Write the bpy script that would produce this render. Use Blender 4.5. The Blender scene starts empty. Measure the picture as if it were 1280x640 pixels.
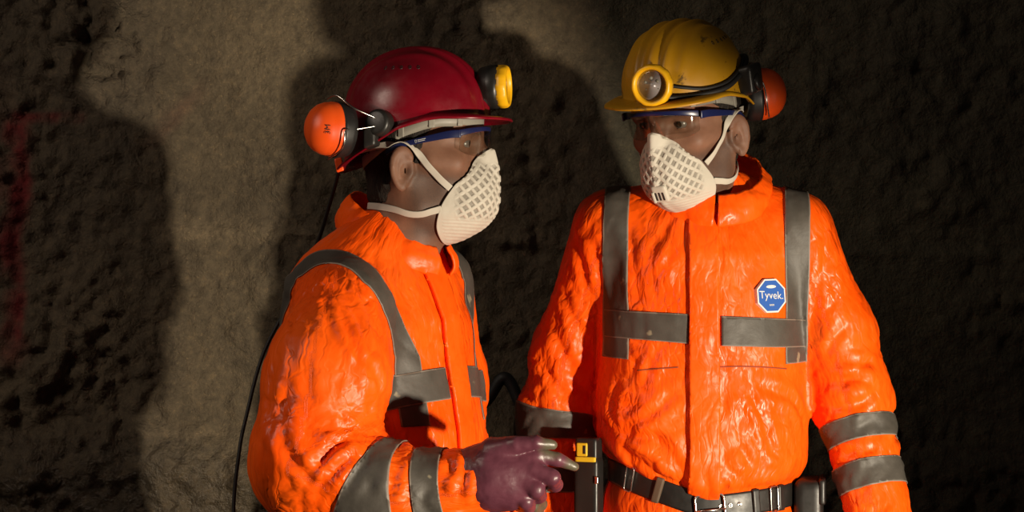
import bpy, math, random
import numpy as np
from mathutils import Matrix, Vector
from mathutils.bvhtree import BVHTree
PI = math.pi
SC = bpy.context.scene
COL = SC.collection
# ------------------------------------------------------------------ camera model used for measuring the place
S_PX, CAM_D, CAM_Z = 760.0, 4.0, 1.42
def P(px, py, y=0.0):
    k = (1.0 + y / CAM_D) / S_PX
    return np.array([(px - 640) * k, y, CAM_Z + (320 - py) * k])
A = lambda *v: np.array(v, float)
def unit(v):
    v = np.asarray(v, float); return v / (np.linalg.norm(v) + 1e-12)
# ------------------------------------------------------------------ noise
_rng = np.random.RandomState(7)
_TAB = _rng.rand(32, 32, 32)
def vnoise(p):
    p = np.asarray(p, float); i = np.floor(p).astype(int); f = p - i; f = f * f * f * (f * (f * 6 - 15) + 10)
    i0 = i % 32; i1 = (i + 1) % 32
    x0, y0, z0 = i0.T; x1, y1, z1 = i1.T; fx, fy, fz = f.T
    def L(a, b, t): return a + (b - a) * t
    return L(L(L(_TAB[x0, y0, z0], _TAB[x1, y0, z0], fx), L(_TAB[x0, y1, z0], _TAB[x1, y1, z0], fx), fy),
             L(L(_TAB[x0, y0, z1], _TAB[x1, y0, z1], fx), L(_TAB[x0, y1, z1], _TAB[x1, y1, z1], fx), fy), fz) * 2 - 1
def fbm(p, octs=4, gain=0.5, ridged=False):
    p = np.asarray(p, float); s = 0; a = 1.0; t = 0
    for k in range(octs):
        n = vnoise(p * 2.03 ** k + 11.3 * k)
        if ridged: n = 1 - 2 * np.abs(n)
        s = s + a * n; t += a; a *= gain
    return s / t
# ------------------------------------------------------------------ distance fields
def smin(a, b, k):
    h = np.clip(0.5 + 0.5 * (b - a) / k, 0, 1); return b + (a - b) * h - k * h * (1 - h)
def smax(a, b, k): return -smin(-a, -b, k)
def caps(p, a, b, r1, r2):
    a = np.asarray(a, float); b = np.asarray(b, float); ab = b - a
    t = np.clip(((p - a) @ ab) / (ab @ ab + 1e-12), 0, 1)
    return np.linalg.norm(p - a - t[:, None] * ab, axis=1) - (r1 + (r2 - r1) * t)
def ellip(p, c, r):
    r = np.asarray(r, float); q = (p - np.asarray(c, float)) / r
    k0 = np.linalg.norm(q, axis=1); k1 = np.linalg.norm(q / r, axis=1)
    return k0 * (k0 - 1) / (k1 + 1e-9)
def rbox(p, c, h, r):
    q = np.abs(p - np.asarray(c, float)) - (np.asarray(h, float) - r)
    return np.linalg.norm(np.maximum(q, 0), axis=1) + np.minimum(q.max(1), 0) - r
def chain(p, pts, rad, k=0.01):
    d = None
    for i in range(len(pts) - 1):
        e = caps(p, pts[i], pts[i + 1], rad[i], rad[i + 1])
        d = e if d is None else smin(d, e, k)
    return d
_CO = np.array([[0,0,0],[1,0,0],[0,1,0],[1,1,0],[0,0,1],[1,0,1],[0,1,1],[1,1,1]])
_ED = [(0,1),(2,3),(4,5),(6,7),(0,2),(1,3),(4,6),(5,7),(0,4),(1,5),(2,6),(3,7)]
def nets(fn, xs, ys, zs):
    """iso-surface of a distance field on a (possibly uneven) grid -> verts, quads"""
    X, Y, Z = np.meshgrid(xs, ys, zs, indexing='ij')
    f = np.empty(X.size); pts = np.stack([X.ravel(), Y.ravel(), Z.ravel()], 1)
    for s in range(0, len(pts), 400000): f[s:s + 400000] = fn(pts[s:s + 400000])
    f = f.reshape(X.shape); ins = f < 0
    c = sum(ins[o[0]:ins.shape[0]-1+o[0], o[1]:ins.shape[1]-1+o[1], o[2]:ins.shape[2]-1+o[2]].astype(np.int8) for o in _CO)
    act = (c > 0) & (c < 8); idx = np.argwhere(act)
    vid = -np.ones(act.shape, int); vid[act] = np.arange(len(idx))
    fv = np.stack([f[idx[:,0]+o[0], idx[:,1]+o[1], idx[:,2]+o[2]] for o in _CO], 1)
    acc = np.zeros((len(idx), 3)); n = np.zeros(len(idx))
    for a, b in _ED:
        m = (fv[:, a] < 0) != (fv[:, b] < 0); t = np.where(m, fv[:, a] / (fv[:, a] - fv[:, b] + 1e-15), 0)
        q = _CO[a] + t[:, None] * (_CO[b] - _CO[a]); acc[m] += q[m]; n[m] += 1
    q = idx + acc / n[:, None]
    V = np.stack([np.interp(q[:, k], np.arange(len(g)), g) for k, g in enumerate((xs, ys, zs))], 1)
    Q = []
    for ax in range(3):
        u, v = (ax + 1) % 3, (ax + 2) % 3
        sl0 = [slice(None)] * 3; sl1 = [slice(None)] * 3; sl0[ax] = slice(0, -1); sl1[ax] = slice(1, None)
        a = ins[tuple(sl0)]; b = ins[tuple(sl1)]
        e = np.argwhere(a != b); e = e[(e[:, u] > 0) & (e[:, v] > 0) & (e[:, u] < f.shape[u]-1) & (e[:, v] < f.shape[v]-1)]
        fl = a[tuple(e.T)]
        def cell(du, dv):
            g = e.copy(); g[:, u] -= du; g[:, v] -= dv; return vid[tuple(g.T)]
        q = np.stack([cell(1,1), cell(0,1), cell(0,0), cell(1,0)], 1)
        q[~fl] = q[~fl][:, ::-1]; Q.append(q)
    return V, np.concatenate(Q)
def grid(lo, hi, h): return np.arange(lo, hi + h, h)
def edges_of(Q):
    n = Q.shape[1]
    e = np.concatenate([Q[:, [i, (i + 1) % n]] for i in range(n)]); e.sort(1)
    return np.unique(e, axis=0)
def scat(idx, val, n): return np.stack([np.bincount(idx, val[:, k], n) for k in range(3)], 1)
def laplace(V, Q, it=1, lam=0.5):
    E = edges_of(Q); n = len(V); deg = np.bincount(E.ravel(), minlength=n)[:, None]
    I = np.concatenate([E[:,0], E[:,1]]); J = np.concatenate([E[:,1], E[:,0]])
    for _ in range(it): V = V + lam * (scat(I, V[J], n) / np.maximum(deg, 1) - V)
    return V
def taubin(V, Q, it=3):
    for _ in range(it): V = laplace(V, Q, 1, 0.5); V = laplace(V, Q, 1, -0.52)
    return V
def normals(V, F):
    a, b, c = V[F[:,0]], V[F[:,1]], V[F[:,2]]; n = np.cross(b - a, c - a)
    if F.shape[1] == 4: n = n + np.cross(c - a, V[F[:,3]] - a)
    N = np.zeros_like(V)
    for k in range(F.shape[1]): N += scat(F[:, k], n, len(V))
    return N / (np.linalg.norm(N, axis=1, keepdims=True) + 1e-12)
def catmull(Vs, Q):
    """one Catmull-Clark step on a closed quad mesh, for several vertex arrays at once"""
    n = len(Vs[0]); m = len(Q)
    e = np.concatenate([Q[:, [i, (i + 1) % 4]] for i in range(4)]); es = np.sort(e, 1)
    E, inv = np.unique(es, axis=0, return_inverse=True); inv = inv.reshape(-1)
    fid = np.tile(np.arange(m), 4); ne = len(E); out = []
    val = np.bincount(E.ravel(), minlength=n).astype(float)[:, None]
    for V in Vs:
        fp = V[Q].mean(1)
        sf = scat(inv, fp[fid], ne); cf = np.bincount(inv, minlength=ne)[:, None]
        ep = np.where(cf == 2, (V[E[:,0]] + V[E[:,1]] + sf) / (2 + cf), (V[E[:,0]] + V[E[:,1]]) / 2)
        me = (V[E[:,0]] + V[E[:,1]]) / 2
        R = (scat(E[:,0], me, n) + scat(E[:,1], me, n)) / np.maximum(val, 1)
        FF = np.zeros_like(V)
        for k in range(4): FF += scat(Q[:, k], fp, n)
        FF /= np.maximum(np.bincount(Q.ravel(), minlength=n)[:, None], 1)
        vp = (FF + 2 * R + (val - 3) * V) / np.maximum(val, 1)
        out.append(np.concatenate([vp, ep, fp]))
    ei = inv.reshape(4, m).T + n; fi = np.arange(m) + n + ne
    NQ = np.concatenate([np.stack([Q[:, k], ei[:, k], fi, ei[:, (k + 3) % 4]], 1) for k in range(4)])
    return out, NQ
def buckle(V, Q, grow, attach, bend, iters, seed=1, jitter=0.002):
    """cloth that has more material than the form under it: edges are longer than the form allows, so it folds"""
    E = np.concatenate([edges_of(Q), Q[:, [0, 2]], Q[:, [1, 3]]]); n = len(V)
    d = V[E[:,1]] - V[E[:,0]]; L = np.linalg.norm(d, axis=1); g = grow((V[E[:,0]] + V[E[:,1]]) / 2, d / (L[:, None] + 1e-9))
    L = L * g; V0 = V; N = normals(V, Q); rs = np.random.RandomState(seed)
    V = V + N * (vnoise(V * 45 + seed) * 1.0 + vnoise(V * 90 + seed))[:, None] * jitter
    deg = np.bincount(E.ravel(), minlength=n)[:, None].astype(float)
    E4 = edges_of(Q); d4 = np.bincount(E4.ravel(), minlength=n)[:, None].astype(float)
    i0, i1 = E.T; Wt = np.asarray(attach)
    if Wt.ndim == 0: Wt = np.full(n, float(Wt))
    for it in range(iters):
        d = V[i1] - V[i0]; l = np.linalg.norm(d, axis=1); c = d * ((l - L) / (l + 1e-9) * 0.5)[:, None]
        V = V + (scat(i0, c, n) - scat(i1, c, n)) / deg * 1.7
        if bend:
            D = V - V0; D = scat(E4[:,0], D[E4[:,1]], n) + scat(E4[:,1], D[E4[:,0]], n)
            V = V + bend * (V0 + D / d4 - V)
        V = V + Wt[:, None] * (V0 - V)
    return V
def tris(Q): return np.concatenate([Q[:, [0,1,2]], Q[:, [0,2,3]]]) if Q.shape[1] == 4 else Q
def clip(arrs, T, f):
    """keep the part of a triangle mesh where f >= 0; every array in arrs is interpolated on the cut"""
    f = np.where(np.abs(f) < 1e-9, 1e-9, f); s = f > 0; k = s[T].sum(1)
    keep = [T[k == 3]]; arrs = [np.asarray(a) for a in arrs]; n = len(f); new = {}; pairs = []
    def cut(i, j):
        key = (i, j) if i < j else (j, i)
        if key not in new: new[key] = n + len(pairs); pairs.append(key)
        return new[key]
    out = []
    for t in T[(k == 1) | (k == 2)]:
        t = [int(x) for x in t]; p = []
        for a in range(3):
            i, j = t[a], t[(a + 1) % 3]
            if s[i]: p.append(i)
            if s[i] != s[j]: p.append(cut(i, j))
        out.append(p[:3])
        if len(p) == 4: out.append([p[0], p[2], p[3]])
    if out: keep.append(np.array(out))
    T2 = np.concatenate(keep)
    if pairs:
        pr = np.array(pairs); t = f[pr[:,0]] / (f[pr[:,0]] - f[pr[:,1]])
        arrs = [np.concatenate([a, a[pr[:,0]] + (t[:, None] if a.ndim == 2 else t) * (a[pr[:,1]] - a[pr[:,0]])]) for a in arrs]
    used = np.unique(T2); mp = np.zeros(len(arrs[0]), int); mp[used] = np.arange(len(used))
    return [a[used] for a in arrs], mp[T2]
# ------------------------------------------------------------------ objects
def mk(name, V, F, mat, parent=None, root=None, smooth=True, attrs=None, mids=None, solid=None):
    """one mesh object from world-space verts; root = the thing's placement matrix"""
    V = np.asarray(V, float)
    if root is not None:
        Mi = np.array(root.inverted()); V = V @ Mi[:3,:3].T + Mi[:3,3]
    me = bpy.data.meshes.new(name)
    if isinstance(F, np.ndarray):
        nf, k = F.shape; me.vertices.add(len(V)); me.vertices.foreach_set('co', V.ravel())
        me.loops.add(nf * k); me.loops.foreach_set('vertex_index', F.ravel().astype(np.int32))
        me.polygons.add(nf); me.polygons.foreach_set('loop_start', np.arange(0, nf * k, k, dtype=np.int32))
        me.update(calc_edges=True); me.validate()
    else:
        me.from_pydata([tuple(v) for v in V], [], [tuple(int(i) for i in f) for f in F]); me.update()
    for m in (mat if isinstance(mat, (list, tuple)) else [mat]): me.materials.append(m)
    if mids is not None: me.polygons.foreach_set('material_index', np.asarray(mids, np.int32))
    if smooth: me.polygons.foreach_set('use_smooth', np.ones(len(me.polygons), bool))
    for k, a in (attrs or {}).items():
        a = np.asarray(a, float)
        if a.ndim == 1: me.attributes.new(k, 'FLOAT', 'POINT').data.foreach_set('value', a)
        else: me.attributes.new(k, 'FLOAT_COLOR', 'POINT').data.foreach_set('color', np.concatenate([a, np.ones((len(a), 1))], 1).ravel())
    o = bpy.data.objects.new(name, me); COL.objects.link(o)
    if parent is not None: o.parent = parent
    elif root is not None: o.matrix_world = root
    if solid:
        md = o.modifiers.new('thickness', 'SOLIDIFY'); md.thickness = solid; md.offset = -1
    return o
def empty(name, M):
    o = bpy.data.objects.new(name, None); o.empty_display_size = 0.1; o.matrix_world = M; COL.objects.link(o); return o
def tag(o, label=None, cat=None, group=None, kind=None):
    for k, v in (('label', label), ('category', cat), ('group', group), ('kind', kind)):
        if v: o[k] = v
    return o
def join(parts):
    """[(V, faces)] -> V, faces list, index per face of the piece it came from"""
    VV, FF, ID = [], [], []; n = 0
    for i, (V, F) in enumerate(parts):
        VV.append(np.asarray(V, float)); FF += [tuple(int(x) + n for x in f) for f in F]; ID += [i] * len(F); n += len(V)
    return np.concatenate(VV), FF, ID
def spline(pts, n=8):
    pts = np.asarray(pts, float); p = np.vstack([2 * pts[0] - pts[1], pts, 2 * pts[-1] - pts[-2]]); out = []
    for i in range(1, len(p) - 2):
        for t in np.arange(n) / n:
            a, b, c, d = p[i-1], p[i], p[i+1], p[i+2]
            out.append(0.5 * (2*b + (c-a)*t + (2*a-5*b+4*c-d)*t*t + (3*b-a-3*c+d)*t**3))
    out.append(pts[-1]); return np.array(out)
def tube(pts, r, sides=10, cap=True):
    pts = np.asarray(pts, float); n = len(pts); r = np.broadcast_to(np.asarray(r, float), (n,))
    T = np.gradient(pts, axis=0); T /= np.linalg.norm(T, axis=1, keepdims=True) + 1e-12
    u = unit(np.cross(T[0], [0.3, 0.1, 1.0])); V = []
    for i in range(n):
        u = unit(u - T[i] * (u @ T[i])); w = np.cross(T[i], u)
        for k in range(sides):
            a = 2 * PI * k / sides; V.append(pts[i] + r[i] * (math.cos(a) * u + math.sin(a) * w))
    F = [(i*sides+k, i*sides+(k+1) % sides, (i+1)*sides+(k+1) % sides, (i+1)*sides+k) for i in range(n-1) for k in range(sides)]
    if cap: F += [tuple(range(sides))[::-1], tuple((n-1)*sides + k for k in range(sides))]
    return np.array(V), F
def ribbon(pts, wdir, w, th):
    """flat strap: section w wide along wdir (per point), th thick"""
    pts = np.asarray(pts, float); n = len(pts); wdir = np.asarray(wdir, float)
    if wdir.ndim == 1: wdir = np.tile(wdir, (n, 1))
    T = np.gradient(pts, axis=0); T /= np.linalg.norm(T, axis=1, keepdims=True) + 1e-12
    W = wdir - T * (wdir * T).sum(1, keepdims=True); W /= np.linalg.norm(W, axis=1, keepdims=True) + 1e-12
    B = np.cross(T, W); w = np.broadcast_to(np.asarray(w, float), (n,))[:, None] / 2; h = th / 2; k = 0.8
    sec = [(-1,-k),(-k,-1),(k,-1),(1,-k),(1,k),(k,1),(-k,1),(-1,k)]
    V = np.stack([pts + W * w * a + B * h * b for a, b in sec], 1).reshape(-1, 3); s = 8
    F = [(i*s+j, i*s+(j+1) % s, (i+1)*s+(j+1) % s, (i+1)*s+j) for i in range(n-1) for j in range(s)]
    return V, F + [tuple(range(s))[::-1], tuple((n-1)*s + j for j in range(s))]
def frame(axis, up=(0, 0, 1)):
    a = unit(axis); u = np.asarray(up, float); u = unit(u - a * (u @ a)); return a, u, np.cross(a, u)
def lathe(c, axis, prof, n=40, up=(0,0,1), sx=1.0, sy=1.0, wob=None):
    """prof: (height along axis, radius); section scaled sx along up, sy across"""
    a, u, w = frame(axis, up); V = []; c = np.asarray(c, float)
    for j, (h, r) in enumerate(prof):
        for k in range(n):
            t = 2 * PI * k / n; rr = r if wob is None else r + wob(j, k)
            V.append(c + a * h + u * rr * math.cos(t) * sx + w * rr * math.sin(t) * sy)
    m = len(prof)
    F = [(j*n+k, j*n+(k+1) % n, (j+1)*n+(k+1) % n, (j+1)*n+k) for j in range(m-1) for k in range(n)]
    if prof[0][1] > 1e-6: F.append(tuple(range(n))[::-1])
    if prof[-1][1] > 1e-6: F.append(tuple((m-1)*n + k for k in range(n)))
    return np.array(V), F
def block(c, ax, ay, az, h, r, step=None):
    """rounded box around c with axes ax, ay, az and half sizes h"""
    h = np.asarray(h, float); n = 5; V = []; F = []
    prof = []
    # rounded box by projecting a subdivided cube
    k = np.linspace(-1, 1, 9); k = np.sign(k) * np.abs(k) ** 0.8
    idx = {}
    def vid(p):
        key = tuple(np.round(p, 5))
        if key not in idx:
            q = np.asarray(p) * h; inn = np.clip(q, -(h - r), h - r); d = q - inn; l = np.linalg.norm(d)
            q = inn + (d / l * r if l > 1e-9 else 0); idx[key] = len(V); V.append(q)
        return idx[key]
    for axn in range(3):
        for sg in (-1, 1):
            u, v = (axn + 1) % 3, (axn + 2) % 3
            for i in range(8):
                for j in range(8):
                    q = []
                    for a, b in ((i,j),(i+1,j),(i+1,j+1),(i,j+1)):
                        p = [0,0,0]; p[axn] = sg; p[u] = k[a]; p[v] = k[b]; q.append(vid(p))
                    F.append(tuple(q) if sg > 0 else tuple(q[::-1]))
    V = np.array(V); R = np.stack([unit(ax), unit(ay), unit(az)], 0)
    return np.asarray(c) + V @ R, F
def polysdf(x, y, poly):
    """signed distance to a polygon, positive inside"""
    poly = np.asarray(poly, float); d = np.full(x.shape, 1e9); ins = np.zeros(x.shape, bool); n = len(poly)
    for i in range(n):
        a, b = poly[i], poly[(i + 1) % n]; e = b - a
        t = np.clip(((x - a[0]) * e[0] + (y - a[1]) * e[1]) / (e @ e), 0, 1)
        d = np.minimum(d, np.hypot(x - a[0] - t * e[0], y - a[1] - t * e[1]))
        c = ((a[1] > y) != (b[1] > y)) & (x < (b[0] - a[0]) * (y - a[1]) / (b[1] - a[1] + 1e-12) + a[0]); ins ^= c
    return np.where(ins, d, -d)
def text_mesh(s, size):
    cu = bpy.data.curves.new('t', 'FONT'); cu.body = s; cu.size = size; cu.align_x = 'CENTER'; cu.align_y = 'CENTER'; cu.resolution_u = 3
    o = bpy.data.objects.new('t', cu); COL.objects.link(o); bpy.context.view_layer.update()
    me = bpy.data.meshes.new_from_object(o.evaluated_get(bpy.context.evaluated_depsgraph_get()))
    V = np.array([v.co[:] for v in me.vertices]); F = [tuple(p.vertices) for p in me.polygons]
    bpy.data.objects.remove(o); bpy.data.curves.remove(cu); bpy.data.meshes.remove(me); return V, F
# ------------------------------------------------------------------ materials (all node based)
def mat(name, col=(.5,.5,.5), rough=.5, metal=0.0, spec=.5, coat=0.0, coat_rough=.1):
    m = bpy.data.materials.new(name); m.use_nodes = True; nt = m.node_tree; b = nt.nodes['Principled BSDF']
    b.inputs['Base Color'].default_value = (*col, 1); b.inputs['Roughness'].default_value = rough
    b.inputs['Metallic'].default_value = metal; b.inputs['Specular IOR Level'].default_value = spec
    b.inputs['Coat Weight'].default_value = coat; b.inputs['Coat Roughness'].default_value = coat_rough
    return m
def nd(m, typ, **kw):
    n = m.node_tree.nodes.new(typ)
    for k, v in kw.items():
        if k in n.inputs: n.inputs[k].default_value = v
        else: setattr(n, k, v)
    return n
def lk(m, a, b): m.node_tree.links.new(a, b)
def bsdf(m): return m.node_tree.nodes['Principled BSDF']
def ramp(m, fac, stops):
    r = nd(m, 'ShaderNodeValToRGB'); e = r.color_ramp.elements
    e[0].position, e[0].color = stops[0][0], (*stops[0][1], 1); e[1].position, e[1].color = stops[-1][0], (*stops[-1][1], 1)
    for p, c in stops[1:-1]:
        x = e.new(p); x.color = (*c, 1)
    lk(m, fac, r.inputs['Fac']); return r.outputs['Color']
def objco(m): return nd(m, 'ShaderNodeTexCoord').outputs['Object']
def noise(m, scale, detail=4, rough=.5, co=None, dist=0.0):
    n = nd(m, 'ShaderNodeTexNoise', Scale=scale, Detail=detail, Roughness=rough, Distortion=dist)
    lk(m, co or objco(m), n.inputs['Vector']); return n.outputs['Fac']
def math_(m, op, a, b=0.0, c=None):
    n = nd(m, 'ShaderNodeMath', operation=op)
    for i, v in enumerate((a, b) if c is None else (a, b, c)):
        if hasattr(v, 'links'): lk(m, v, n.inputs[i])
        else: n.inputs[i].default_value = v
    return n.outputs[0]
def mixc(m, fac, a, b, mode='MIX'):
    n = nd(m, 'ShaderNodeMix', data_type='RGBA', blend_type=mode)
    for i, v in ((0, fac), (6, a), (7, b)):
        if hasattr(v, 'links'): lk(m, v, n.inputs[i])
        else: n.inputs[i].default_value = (*v, 1) if isinstance(v, tuple) else v
    return n.outputs[2]
def bump(m, h, strength, dist=.002, prev=None):
    n = nd(m, 'ShaderNodeBump', Strength=strength, Distance=dist); lk(m, h, n.inputs['Height'])
    if prev is not None: lk(m, prev, n.inputs['Normal'])
    return n.outputs['Normal']
def attr(m, name): return nd(m, 'ShaderNodeAttribute', attribute_name=name)

def suit_material():
    m = mat('orange_coverall_fabric', (.9,.085,.004), .4, spec=.30); b = bsdf(m); co = objco(m)
    n1 = noise(m, 9, 3, .5, co)
    base = ramp(m, n1, [(.35,(.97,.090,.002)), (.65,(1,.116,.003))])
    grime = ramp(m, noise(m, 5.5, 6, .65, co, .6), [(.60,(1,1,1)), (.72,(.62,.50,.55))])
    g2 = attr(m, 'grime').outputs['Fac']
    col = mixc(m, math_(m, 'MULTIPLY', g2, .9), base, mixc(m, 1.0, base, grime, 'MULTIPLY'))
    lk(m, col, b.inputs['Base Color'])
    # crumpled film: small flat facets tilted at random, long in the direction of the cloth, plus fine ridges
    cl = nd(m, 'ShaderNodeAttribute', attribute_name='cloth').outputs['Vector']
    w = nd(m, 'ShaderNodeTexNoise', Scale=16.0, Detail=3.0); lk(m, co, w.inputs['Vector'])
    wa = nd(m, 'ShaderNodeVectorMath', operation='MULTIPLY_ADD'); lk(m, w.outputs['Color'], wa.inputs[0]); wa.inputs[1].default_value = (.035,.035,0); lk(m, cl, wa.inputs[2])
    sc = nd(m, 'ShaderNodeMapping'); sc.inputs['Scale'].default_value = (.42,1,1); sc.inputs['Rotation'].default_value = (0,0,.35); lk(m, wa.outputs[0], sc.inputs['Vector'])
    am = attr(m, 'crumple').outputs['Fac']; vec = None
    for scale, k in ((46.0, .15), (120.0, .22), (260.0, .15)):
        v = nd(m, 'ShaderNodeTexVoronoi', Scale=scale, feature='SMOOTH_F1'); v.inputs['Smoothness'].default_value = .22; lk(m, sc.outputs[0], v.inputs['Vector'])
        t = nd(m, 'ShaderNodeVectorMath', operation='SUBTRACT'); lk(m, v.outputs['Color'], t.inputs[0]); t.inputs[1].default_value = (.5,.5,.5)
        t2 = nd(m, 'ShaderNodeVectorMath', operation='SCALE'); lk(m, t.outputs[0], t2.inputs[0]); lk(m, math_(m, 'MULTIPLY', am, k), t2.inputs['Scale'])
        if vec is None: vec = t2.outputs[0]
        else:
            ad = nd(m, 'ShaderNodeVectorMath', operation='ADD'); lk(m, vec, ad.inputs[0]); lk(m, t2.outputs[0], ad.inputs[1]); vec = ad.outputs[0]
    rg = nd(m, 'ShaderNodeTexNoise', Scale=30.0, Detail=4.0, Roughness=.5, noise_type='RIDGED_MULTIFRACTAL'); lk(m, sc.outputs[0], rg.inputs['Vector'])
    nn = bump(m, math_(m, 'MULTIPLY', rg.outputs['Fac'], am), .22, .003)
    zn = nd(m, 'ShaderNodeMapRange'); lk(m, noise(m, 7, 2, .5, co), zn.inputs['Value']); zn.inputs['From Min'].default_value = .36; zn.inputs['From Max'].default_value = .62; zn.inputs['To Min'].default_value = .25; zn.inputs['To Max'].default_value = 1.3
    zone = math_(m, 'MULTIPLY', zn.outputs['Result'], am)
    for scale, k, d in ((28.0, .42, .0034), (74.0, .38, .0016)):
        ve = nd(m, 'ShaderNodeTexVoronoi', Scale=scale, feature='DISTANCE_TO_EDGE'); lk(m, sc.outputs[0], ve.inputs['Vector'])
        mr = nd(m, 'ShaderNodeMapRange', interpolation_type='SMOOTHSTEP'); lk(m, ve.outputs['Distance'], mr.inputs['Value']); mr.inputs['From Max'].default_value = .16
        nn = bump(m, math_(m, 'MULTIPLY', mr.outputs['Result'], zone), k, d, nn)
    nn = bump(m, noise(m, 420, 2, .5, co), .06, .0008, nn)
    ad = nd(m, 'ShaderNodeVectorMath', operation='ADD'); lk(m, nn, ad.inputs[0]); lk(m, vec, ad.inputs[1])
    nz = nd(m, 'ShaderNodeVectorMath', operation='NORMALIZE'); lk(m, ad.outputs[0], nz.inputs[0]); lk(m, nz.outputs[0], b.inputs['Normal'])
    lk(m, ramp(m, n1, [(.3,(.32,)*3), (.7,(.48,)*3)]), b.inputs['Roughness'])
    b.inputs['Subsurface Weight'].default_value = .0
    return m
def tape_material():
    m = mat('grey_reflective_tape', (.075,.066,.056), .55); b = bsdf(m)
    e = attr(m, 'edge').outputs['Fac']; co = objco(m)
    n = noise(m, 30, 5, .6, co); base = ramp(m, n, [(.3,(.055,.048,.040)), (.7,(.082,.072,.061))])
    st = ramp(m, math_(m, 'MULTIPLY', e, 100), [(.0,(1,1,1)), (.16,(1,1,1)), (.24,(0,0,0))])
    dirt = ramp(m, noise(m, 26, 3, .5, co), [(.69,(0,0,0)), (.73,(1,1,1))])
    c = mixc(m, st, base, (.20,.16,.13)); c = mixc(m, math_(m, 'MULTIPLY', dirt, .55), c, (.40,.34,.22))
    lk(m, c, b.inputs['Base Color'])
    lk(m, bump(m, noise(m, 55, 5, .6, co), .25, .003), b.inputs['Normal'])
    return m
def skin_material():
    m = mat('skin', (.42,.2,.13), .58, spec=.35); b = bsdf(m); co = objco(m)
    base = ramp(m, noise(m, 38, 5, .6, co), [(.3,(.155,.068,.040)), (.7,(.215,.105,.064))])
    st = attr(m, 'stubble').outputs['Fac']; sp = noise(m, 900, 2, .7, co)
    f = math_(m, 'MULTIPLY', st, math_(m, 'MULTIPLY_ADD', sp, 1.0, .35))
    lk(m, mixc(m, f, base, (.032,.022,.017)), b.inputs['Base Color'])
    b.inputs['Subsurface Weight'].default_value = .12; b.inputs['Subsurface Radius'].default_value = (.01,.004,.002); b.inputs['Subsurface Scale'].default_value = .4
    lk(m, bump(m, noise(m, 320, 4, .6, co), .12, .001), b.inputs['Normal'])
    return m
def hair_material():
    m = mat('dark_hair', (.02,.014,.01), .7, spec=.2); b = bsdf(m); co = objco(m)
    mp = nd(m, 'ShaderNodeMapping'); mp.inputs['Scale'].default_value = (1,1,.22); lk(m, co, mp.inputs['Vector'])
    n = noise(m, 420, 3, .6, mp.outputs[0]); lk(m, ramp(m, n, [(.35,(.007,.005,.004)), (.7,(.028,.020,.015))]), b.inputs['Base Color'])
    lk(m, bump(m, n, .7, .003), b.inputs['Normal']); return m
def plastic(name, c0, c1, rough, wear=(.02,.015,.01), amt=.72, scale=22):
    m = mat(name, c0, rough); b = bsdf(m); co = objco(m)
    base = ramp(m, noise(m, 12, 4, .55, co), [(.3,c0), (.7,c1)])
    w = ramp(m, noise(m, scale, 7, .7, co, .4), [(amt,(0,0,0)), (amt+.06,(1,1,1))])
    lk(m, mixc(m, math_(m, 'MULTIPLY', w, .8), base, wear), b.inputs['Base Color'])
    lk(m, ramp(m, noise(m, 60, 5, .6, co), [(.3,(rough-.06,)*3), (.7,(rough+.1,)*3)]), b.inputs['Roughness'])
    lk(m, bump(m, noise(m, 240, 3, .5, co), .06, .0008), b.inputs['Normal']); return m
def glove_material():
    m = mat('rubber_glove', (.12,.03,.07), .38); b = bsdf(m); co = objco(m)
    c = mixc(m, attr(m, 'tip').outputs['Fac'], ramp(m, noise(m, 40, 5, .6, co), [(.3,(.085,.022,.036)), (.7,(.125,.036,.055))]), (.10,.085,.055))
    lk(m, c, b.inputs['Base Color']); lk(m, bump(m, noise(m, 70, 5, .6, co), .3, .002), b.inputs['Normal']); return m
def mask_material():
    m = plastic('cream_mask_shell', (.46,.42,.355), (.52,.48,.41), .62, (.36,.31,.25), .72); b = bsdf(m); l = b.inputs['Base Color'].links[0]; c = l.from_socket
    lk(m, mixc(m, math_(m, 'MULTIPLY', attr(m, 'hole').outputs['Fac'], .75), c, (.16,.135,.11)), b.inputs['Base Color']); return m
def glass_material():
    m = bpy.data.materials.new('clear_lens'); m.use_nodes = True; nt = m.node_tree; nt.nodes.remove(nt.nodes['Principled BSDF'])
    out = nt.nodes['Material Output']; t = nd(m, 'ShaderNodeBsdfTransparent'); t.inputs[0].default_value = (.9,.9,.88,1)
    g = nd(m, 'ShaderNodeBsdfGlossy', Roughness=.03); fr = nd(m, 'ShaderNodeFresnel', IOR=1.5); mx = nd(m, 'ShaderNodeMixShader')
    lk(m, math_(m, 'MINIMUM', math_(m, 'MULTIPLY', fr.outputs[0], .8), .22), mx.inputs[0]); lk(m, t.outputs[0], mx.inputs[1]); lk(m, g.outputs[0], mx.inputs[2]); lk(m, mx.outputs[0], out.inputs[0]); return m
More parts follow.
